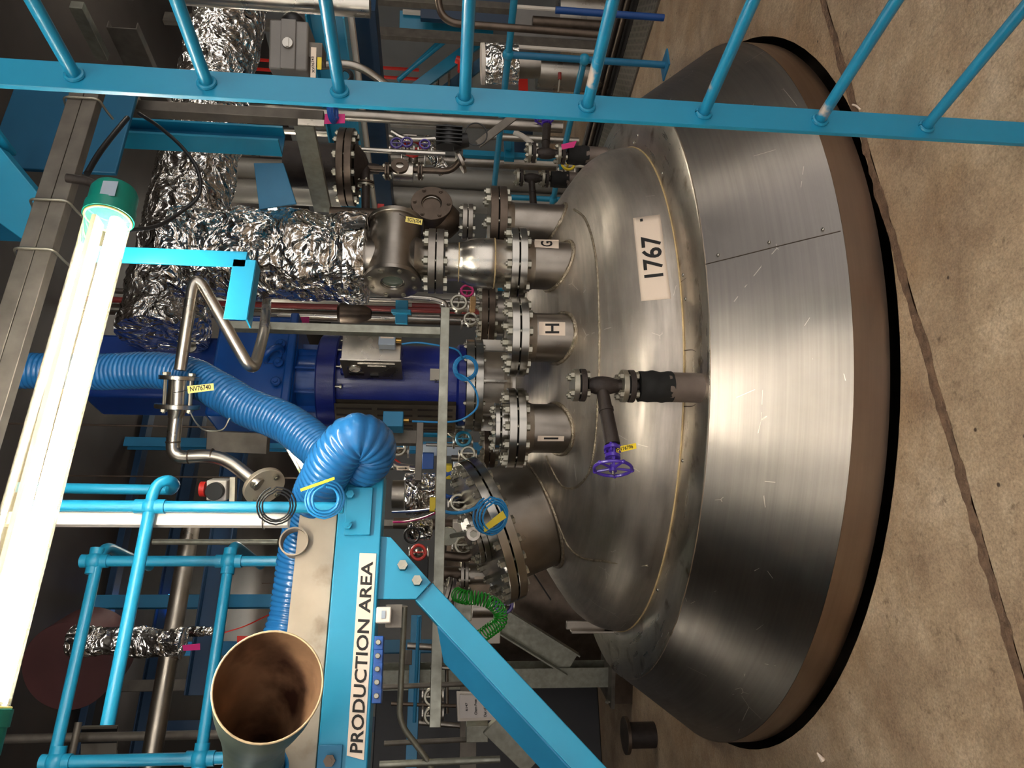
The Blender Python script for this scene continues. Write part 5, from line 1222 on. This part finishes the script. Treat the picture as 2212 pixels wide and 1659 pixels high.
# cable coils
def coil(name, label, c, ax, r, n_, rt, mt, cat='cable', jit=.006):
    a_, b_ = frame(ax); P = []
    for i in range(n_*20):
        t_ = 2*PI*i/20; k_ = i//20; rr2 = r+random.uniform(-.4, .4)*jit*.3+(k_ % 3-1)*jit; P.append(c+(a_*math.cos(t_)+b_*math.sin(t_))*rr2+ax*(jit*.8*(i/20-n_/2)))
    return obj(name, MB().tube(P, rt, 8, 1, curve=False), mt, None, 0, label, cat)
coil('cable_coil', 'coil of light blue cable tied in front of the beam end and gate post', at(702, 1078, 2.22), (F*.9+Z*.3).normalized(), m(34, 2.22), 5, .0036, cableb, jit=.009)
coil('cable_coil', 'thin black cable coil hanging by the white trunking end', at(597, 1093, 2.26), (F*.95+Z*.2).normalized(), m(34, 2.26), 3, .0028, blackp, jit=.008)
coil('cable_coil', 'coil of light blue cable with a yellow card, lying on the manway flange', at(1062, 1115, 3.42), (F*.9+Z*.5).normalized(), m(34, 3.42), 6, .0046, cableb, jit=.012)
coil('cable_coil', 'deep blue cable coil behind the level frame bar', at(975, 1048, 4.2), F, m(26, 4.2), 3, .007, cabled)
coil('cable_coil', 'small light blue cable coil in front of the motor collar', at(1006, 795, 3.95), (F+Z*.2).normalized(), m(24, 3.95), 3, .006, cableb)
obj('signal_cable', MB().tube([at(982, 806, 3.95), at(1005, 815, 3.9), at(1028, 845, 3.88), at(1030, 880, 3.88), at(1000, 905, 3.88), at(960, 912, 3.86), at(890, 910, 3.84)], .0055, 8, 8), cableb, None, 0, 'light blue cable sweeping from the collar coil to the blue terminal box', 'cable')
obj('signal_cable', MB().tube([at(868, 743, 3.85), at(900, 740, 3.84), at(940, 745, 3.84), at(985, 755, 3.86), at(1000, 775, 3.92)], .005, 8, 8), cableb, None, 0, 'light blue cable running from the pale junction box down to the collar coil', 'cable')
obj('signal_cable', MB().tube([at(940, 1098, 3.3), at(975, 1108, 3.3), at(1010, 1104, 3.35), at(1040, 1090, 3.4)], .008, 8, 8), cableb, None, 0, 'light blue cable bundle leading from the frame bar to the manway coil', 'cable')
obj('signal_cable', MB().tube([at(850, 1128, 3.9), at(880, 1126, 3.8), at(915, 1118, 3.5), at(940, 1108, 3.35)], .006, 8, 8), magenta, None, 0, 'pink and violet cable reaching from the beam end to the frame bar', 'cable')
obj('signal_cable', MB().tube([at(848, 1106, 3.9), at(890, 1104, 3.7), at(930, 1100, 3.4)], .006, 8, 8), cabled, None, 0, 'dark blue cable stretched just above the pink one', 'cable')
hang_tag('cable_card', 'yellow and white card in the blue coil on the manway', [(1047, 1150), (1094, 1118), (1086, 1103), (1043, 1138)], 3.38, yellow, None, None)
hang_tag('cable_card', 'yellow strip card beside the blue coil on the beam end', [(650, 1062), (723, 1036), (722, 1030), (648, 1056)], 2.2, yellow, None, None)
obj('lamp_cable', MB().tube([at(300, 245, 2.6), at(345, 275, 2.5), at(395, 320, 2.45), at(428, 370, 2.42), at(430, 420, 2.4), at(395, 455, 2.38), at(340, 488, 2.3), at(270, 498, 2.2)], .0062, 10, 10), blackp, None, 0, 'black cable looping from the dark ceiling corner down behind the lamp end', 'cable')
obj('lamp_cable', MB().tube([at(188, 375, 2.2), at(215, 330, 2.3), at(250, 285, 2.45), at(275, 255, 2.6)], .009, 10, 8), blackp, None, 0, 'black cable rising from the green lamp cap to the ceiling corner', 'cable')
obj('thin_wire', MB().tube([at(410, 889, 2.9), at(425, 915, 2.92), at(445, 930, 2.95), at(480, 928, 2.95), at(495, 905, 2.95), at(498, 895, 2.96)], .0032, 8, 8), zinc, None, 0, 'thin steel capillary looping under the small flanged valve', 'wire')
obj('red_string', MB().tube([at(480, 1368, 3.5), at(530, 1352, 3.5), at(585, 1326, 3.4)], .003, 6, 6), red, None, 0, 'thin red cord stretched between the blue hose and the handrail', 'cord')
obj('black_strap', MB().bar(at(1148, 1232, 3.9), at(1190, 1296, 3.85), .045, .006, F), rubber, None, 0, 'black strap hanging below the manway neck', 'strap')

# ------------------------------------------------------------------ further plant pieces
g = MB(); g.tube(bend([at(690, 142, 3.3), at(768, 136, 3.3), at(845, 190, 3.35), at(900, 232, 3.4)], .12, 8), m(8.5, 3.3), 18, curve=False); obj('bent_pipe', g, steel2, None, 0, 'brown stainless pipe bending down in front of the cyan roof beam', 'pipe')
obj('pipe_strap', MB().bar(at(716, 96, 3.25), at(735, 140, 3.25), .02, .012, F), galv, None, .001, 'short flat strip beside the bent pipe right of the third rung', 'strip')
coil('cable_coil', 'dark tangle of cable with magenta tag behind the third rung', at(745, 165, 3.6), F, m(14, 3.6), 3, .005, blackp)
coil('cable_coil', 'deep blue cables bunched behind the stile above the magenta tag', at(720, 240, 3.25), (Z+F*.2).normalized(), m(20, 3.3), 3, .008, cabled)
def mini_valve(px, py, d, lab, col, s=1.0, wheel=True, ax=None):
    c = at(px, py, d); ax = (ax or Z).normalized(); side = (-F+RT*.3); side = (side-ax*side.dot(ax)).normalized(); r = .028*s
    t = thing('pipe_valve', lab, 'valve', c-Z*r*2)
    obj('body', MB().cyl(c-ax*r*2.2, c+ax*r*2.2, r*.7, seg=14).sph(c, r*1.2, 14, 8), steel2, t)
    for q in (-1, 1): obj('flange', MB().disc(c+ax*q*r*2.3-ax*.006, ax, r*1.7, .012, seg=24), steel, t)
    if wheel:
        obj('stem', MB().cyl(c, c+side*r*4, r*.3, seg=8), col, t); obj('handwheel', MB().torus(c+side*r*4, side, r*1.7, r*.38, 24, 6).bar(c+side*r*4-ax*r*1.9, c+side*r*4+ax*r*1.9, r*.3, r*.3, side), col, t)
    else: obj('lever', MB().bar(c+side*r*1.4, c+side*r*1.4+ax*r*5, r*.5, r*.3, side), col, t)
    return t
for a in ((858, 325, 5.6, 'purple wheel valve on the distant riser, nearest the ceiling', purple, .85), (880, 322, 5.6, 'purple wheel valve second down the distant riser', purple, .8), (918, 326, 5.7, 'purple wheel valve lowest on the distant riser, beside the black valve motor', purple, .8),
          (893, 346, 6.2, 'bright red valve behind the tiny sight glass pot', red, 1.5), (1222, 372, 5.6, 'small valve with yellow lever behind the far black tee', yellow, 1.0),
          (990, 668, 5.3, 'small stainless valve behind the strut frame end', zinc, 1.1), (1015, 700, 5.2, 'little steel valve right of the motor collar', zinc, .9),
          (1008, 640, 5.4, 'tiny valve between the rear flange and the air duct', magenta, .9),
          (862, 975, 4.6, 'small steel valve above the arrow sticker', zinc, .9), (985, 935, 4.7, 'steel valve under the support frame arm', zinc, 1.1), (1000, 955, 4.6, 'teal handled valve left of the motor collar', blue, .9),
          (1010, 985, 4.5, 'little steel valve above the manway edge', zinc, .8), (990, 1090, 4.2, 'small steel valve inside the cable loops', zinc, .9), (905, 1195, 4.6, 'dark valve low behind the gusset plate', red, .9),
          (1000, 1180, 4.4, 'steel valve beside the davit boss', zinc, 1.0), (935, 1500, 4.6, 'steel valve under the level grey pipe', zinc, 1.0), (935, 1540, 4.6, 'second steel valve under the level grey pipe, nearer the picture edge', zinc, 1.0),
          (1085, 1305, 4.3, 'small purple valve behind the green coil', purple, 1.0)):
    mini_valve(*a)
for i, (pts, d, r_, mt_, lb) in enumerate((
    ([(845, 285), (870, 300), (905, 302), (940, 300)], 6.0, 6, steel, 'stainless pipe kinked behind the black valve motor'),
    ([(868, 312), (858, 300), (872, 292), (900, 294)], 6.4, 4, steel2, 'small steel U bend pipe behind the cyan beam'),
    ([(915, 300), (960, 372)], 6.6, 14, foil, 'foil wrapped stub far behind the tiny sight glass pot'),
    ([(1030, 232), (1200, 246)], 6.0, 5, steel, 'thin stainless pipe upright left of the ladder stile'),
    ([(1110, 285), (1140, 300), (1165, 330)], 6.3, 6, whitep, 'cream curved pipe above the far black tee'),
    ([(1070, 205), (1240, 222)], 5.6, 5, steel2, 'slim pipe upright behind the stile beside the silver vessel'),
    ([(845, 640), (935, 646), (962, 655), (965, 672)], 4.9, 6.5, steel, 'bent stainless pipe ending over the strut frame corner'),
    ([(890, 662), (950, 664)], 5.7, 8, mat('dark_red_paint', (110, 30, 26)), 'dark red pipe behind the bent pipe at the strut frame corner'),
    ([(890, 683), (950, 684)], 5.9, 7, steel2, 'dull pipe between the red pipe and the strut frame'),
    ([(800, 1010), (850, 1008)], 4.7, 7, steel, 'level stub pipe leading to the arrow sticker elbow'),
    ([(790, 985), (850, 992), (870, 1010)], 5.1, 5, red, 'red pipe behind the arrow sticker elbow'),
    ([(838, 930), (838, 1000)], 5.3, 9, steel2, 'dull pipe level behind the support frame'),
    ([(870, 935), (1000, 938)], 5.3, 8, blue, 'bright blue pipe upright behind the blue terminal box'),
    ([(920, 960), (1000, 962)], 4.9, 4, steel, 'thin steel pipe beside the pale grey panel'),
    ([(975, 990), (1045, 992)], 4.9, 7, steel2, 'dull pipe upright beyond the top edge of the manway'),
    ([(850, 1130), (1000, 1134)], 4.9, 12, darksteel, 'dark pipe upright behind the pink cable'),
    ([(960, 1200), (1010, 1205), (1030, 1190)], 4.2, 10, darksteel, 'dark bent pipe behind the davit arm'),
    ([(930, 1440), (1000, 1446), (1003, 1400)], 4.9, 4, steel2, 'slim bent pipe behind the diagonal strut'),
    ([(880, 1395), (1000, 1402)], 5.2, 7, steel2, 'dull upright pipe below the junction strip'),
    ([(845, 1520), (985, 1525)], 5.2, 4, darksteel, 'thin dark upright pipe above the framed notice'),
    ([(905, 1560), (1000, 1568)], 4.9, 6, steel2, 'dull upright pipe beside the framed notice'),
    ([(965, 1330), (965, 1540)], 5.6, 4, steel2, 'thin level pipe far behind the diagonal strut'))):
    hline('process_pipe', lb, pts, d, r_, mt_)
vbar('clip_frame', 'two grey clamp plates on the level pipe under the junction strip', 'clamp', 866, 890, 1420, 4.1, 30, galv_d, .02)
for (x, y, d, w_, h_, mt_, nm_, lb, ct) in (
    (965, 1018, 4.4, 22, 30, yellow, 'yellow_case', 'yellow case right of the cable loops behind the frame bar', 'box'),
    (1000, 1140, 4.5, 44, 30, whitep, 'cabinet', 'white cabinet face behind the davit arm', 'box'),
    (880, 950, 5.2, 40, 20, whitep, 'cabinet', 'white box behind the support frame upright', 'box'),
    (905, 1225, 5.0, 40, 60, blackp, 'control_cabinet', 'black control panel with red button behind the gusset plate', 'panel'),
    (1000, 985, 5.4, 40, 60, greybox, 'cabinet', 'grey cabinet behind the little valves left of the motor', 'box'),
    (1120, 300, 8.4, 60, 90, mat('navy_beam', (16, 50, 80)), 'blue_machine', 'distant blue machine block behind the far tees', 'machine'),
    (1150, 250, 7.6, 90, 60, greywall, 'wall_box', 'distant pale box behind the far purple valve', 'box'),
    (900, 250, 9.4, 110, 50, greyp, 'wall_box', 'distant grey box low beside the stair', 'box'),
    (1010, 20, 8.8, 200, 60, mat('navy_beam', (16, 50, 80)), 'blue_machine', 'navy machine block above the fourth rung', 'machine'),
    (1060, 690, 6.0, 60, 70, greyp, 'machine_box', 'grey machine box behind the dark rear flange', 'machine')):
    g = MB(); g.box(at(x, y, d), (m(h_, d), .1, m(w_, d)), RT, F); o_ = obj(nm_, g, mt_, None, .004, lb, ct)
# ------------------------------------------------------------------ overhead left
ceilb = mat('ceiling_beam_blue', (22, 88, 122), 0, .45, nz=(3, .1))
dirbar('roof_girder', 'deep blue roof girder crossing above the strut rail', 'beam', (50, 520), -80, 3.6, 110, blue_d, UY, .2, 'i')
g = MB(); q = at(150, 250, 3.2); g.box(q+Z*.0, (.6, .02, .5)); obj('roof_plate', g, ceilb, None, .004, 'dark blue roof plate above the ladder stile', 'plate')
g = MB(); a = at(-40, 360, 2.75); c = onpl(92, 520, a, UX); g.bar(at(-30, 330, 2.9), at(-30, 330, 2.9)+UY*-1.6, .22, .02, Z)
g.prism([at(-60, 305, 2.8), at(0, 318, 2.8), at(94, 432, 2.8), at(76, 538, 2.8), at(-60, 440, 2.8)], F*.06); obj('roof_bracket', g, blue, None, .004, 'bright blue slanting roof bracket at the far left picture edge', 'bracket')
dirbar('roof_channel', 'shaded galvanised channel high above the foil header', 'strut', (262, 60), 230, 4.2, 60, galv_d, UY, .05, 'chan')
dirbar('roof_channel', 'pale edged galvanised channel above the second rung', 'strut', (165, 10), 120, 3.9, 26, galv, UY, .05)
for i, (x, y0, y1, d, w_, lb) in enumerate(((560, 640, 1500, 6.5, 40, 'dark blue roof beam far behind the blue hose'), (300, 880, 1659, 6.8, 60, 'dark blue roof beam high behind the handrail'), (430, 900, 1659, 7.4, 26, 'slim roof beam behind the handrail'))):
    dirbar('roof_beam', lb, 'beam', (x, y0), y1, d, w_, mat('navy_beam', (16, 50, 80)), UX, .12, 'i')
for i, (x0, x1, y, d, w_, lb) in enumerate(((230, 640, 960, 6.4, 20, 'dark upright post far behind the bent stainless pipe'), (200, 640, 1130, 6.0, 14, 'dark upright post behind the white trunking'), (250, 640, 1300, 5.8, 26, 'dark upright post behind the middle of the handrail'), (150, 640, 1480, 5.6, 22, 'dark upright post behind the funnel'))):
    vbar('roof_post', lb, 'post', x0, x1, y, d, w_, galv_d if i % 2 else blue_d, .1, 'i')
dirbar('large_tube', 'long bronze coloured steel tube crossing behind the handrail', 'pipe', (412, 1140), 1690, 4.6, 36, steel2, UX, round_=True)
foil_tube('foil_wrapped_pipe', 'foil wrapped upright pipe piece behind the handrail rails', [at(150, 1385, 4.3), at(200, 1385, 4.3), at(300, 1387, 4.3), at(400, 1389, 4.3)], m(30, 4.3), .016, 56, .012, 'pipe')
foil_tube('foil_wrapped_pipe', 'short slim foil wrapped pipe below the long steel tube', [at(402, 1365, 4.8), at(430, 1364, 4.8), at(462, 1363, 4.8)], m(9, 4.8), .008, 32, .012, 'pipe')
g = MB(); g.disc(at(200, 1400, 4.9), -F, m(85, 4.9), .3, seg=48); obj('round_tank_end', g, mat('dark_maroon', (74, 40, 40), .2, .5, nz=(3, .2)), None, 0, 'dark round tank end behind the foil wrapped pipe near the lamp', 'tank')
g = MB(); g.box(at(370, 1322, 6.6), (m(72, 6.6), .02, m(14, 6.6)), RT, F); obj('blue_screen', g, bluelit, None, 0, 'narrow blue lit window strip behind the handrail', 'window')
g = MB(); g.box(at(338, 1485, 6.4), (m(14, 6.4), .05, m(18, 6.4)), RT, F); obj('far_lamp', g, farlit, None, 0, 'tiny lit lamp far behind the free ended blue rail', 'lamp')
g = MB(); g.box(at(215, 1610, 4.6), (m(80, 4.6), .02, m(70, 4.6)), RT, F); obj('slotted_tray', g, grate, None, 0, 'slotted tray plate behind the lower end of the handrail', 'cable tray')
dirbar('cross_tube', 'thin grey tube level across the handrail near the bottom edge', 'pipe', (170, 1560), 1690, 4.4, 14, galv_d, UX, round_=True)
vpipe('grey_riser', 'grey upright pipe crossing behind the free end of the blue rail', 'pipe', 130, 480, 1590, 4.5, 9, galv_d)
vpipe('grey_riser', 'slim grey upright pipe behind the upper handrail corner', 'pipe', 330, 600, 1171, 4.4, 6, galv)
g = MB(); g.bar(at(450, 952, 3.6), at(580, 958, 3.6), .1, .06, RT); obj('channel_foot', g, galv_d, None, .003, 'galvanised channel foot beside the lower corner of the blue gearbox', 'bracket')
# a few marks on the floor
for (x, y, lb) in ((1962, 1304, 'round'), (2026, 1302, 'second')): pass
g = MB(); q = onz(1858, 236, .004); g.tube([q, q+V((.03, .012, .003)), q+V((.055, .03, .002))], .004, 6, 4); obj('scrap_strip', g, white, None, 0, 'tiny pale scrap on the floor beside the ladder stile', 'scrap')
g = MB(); q = onz(1778, 1643, .004); g.cyl(q, q+V((.03, .0, .02)), .012, .003, 8); obj('paint_chip', g, white, None, 0, 'tiny pale chip on the floor at the bottom picture edge', 'scrap')
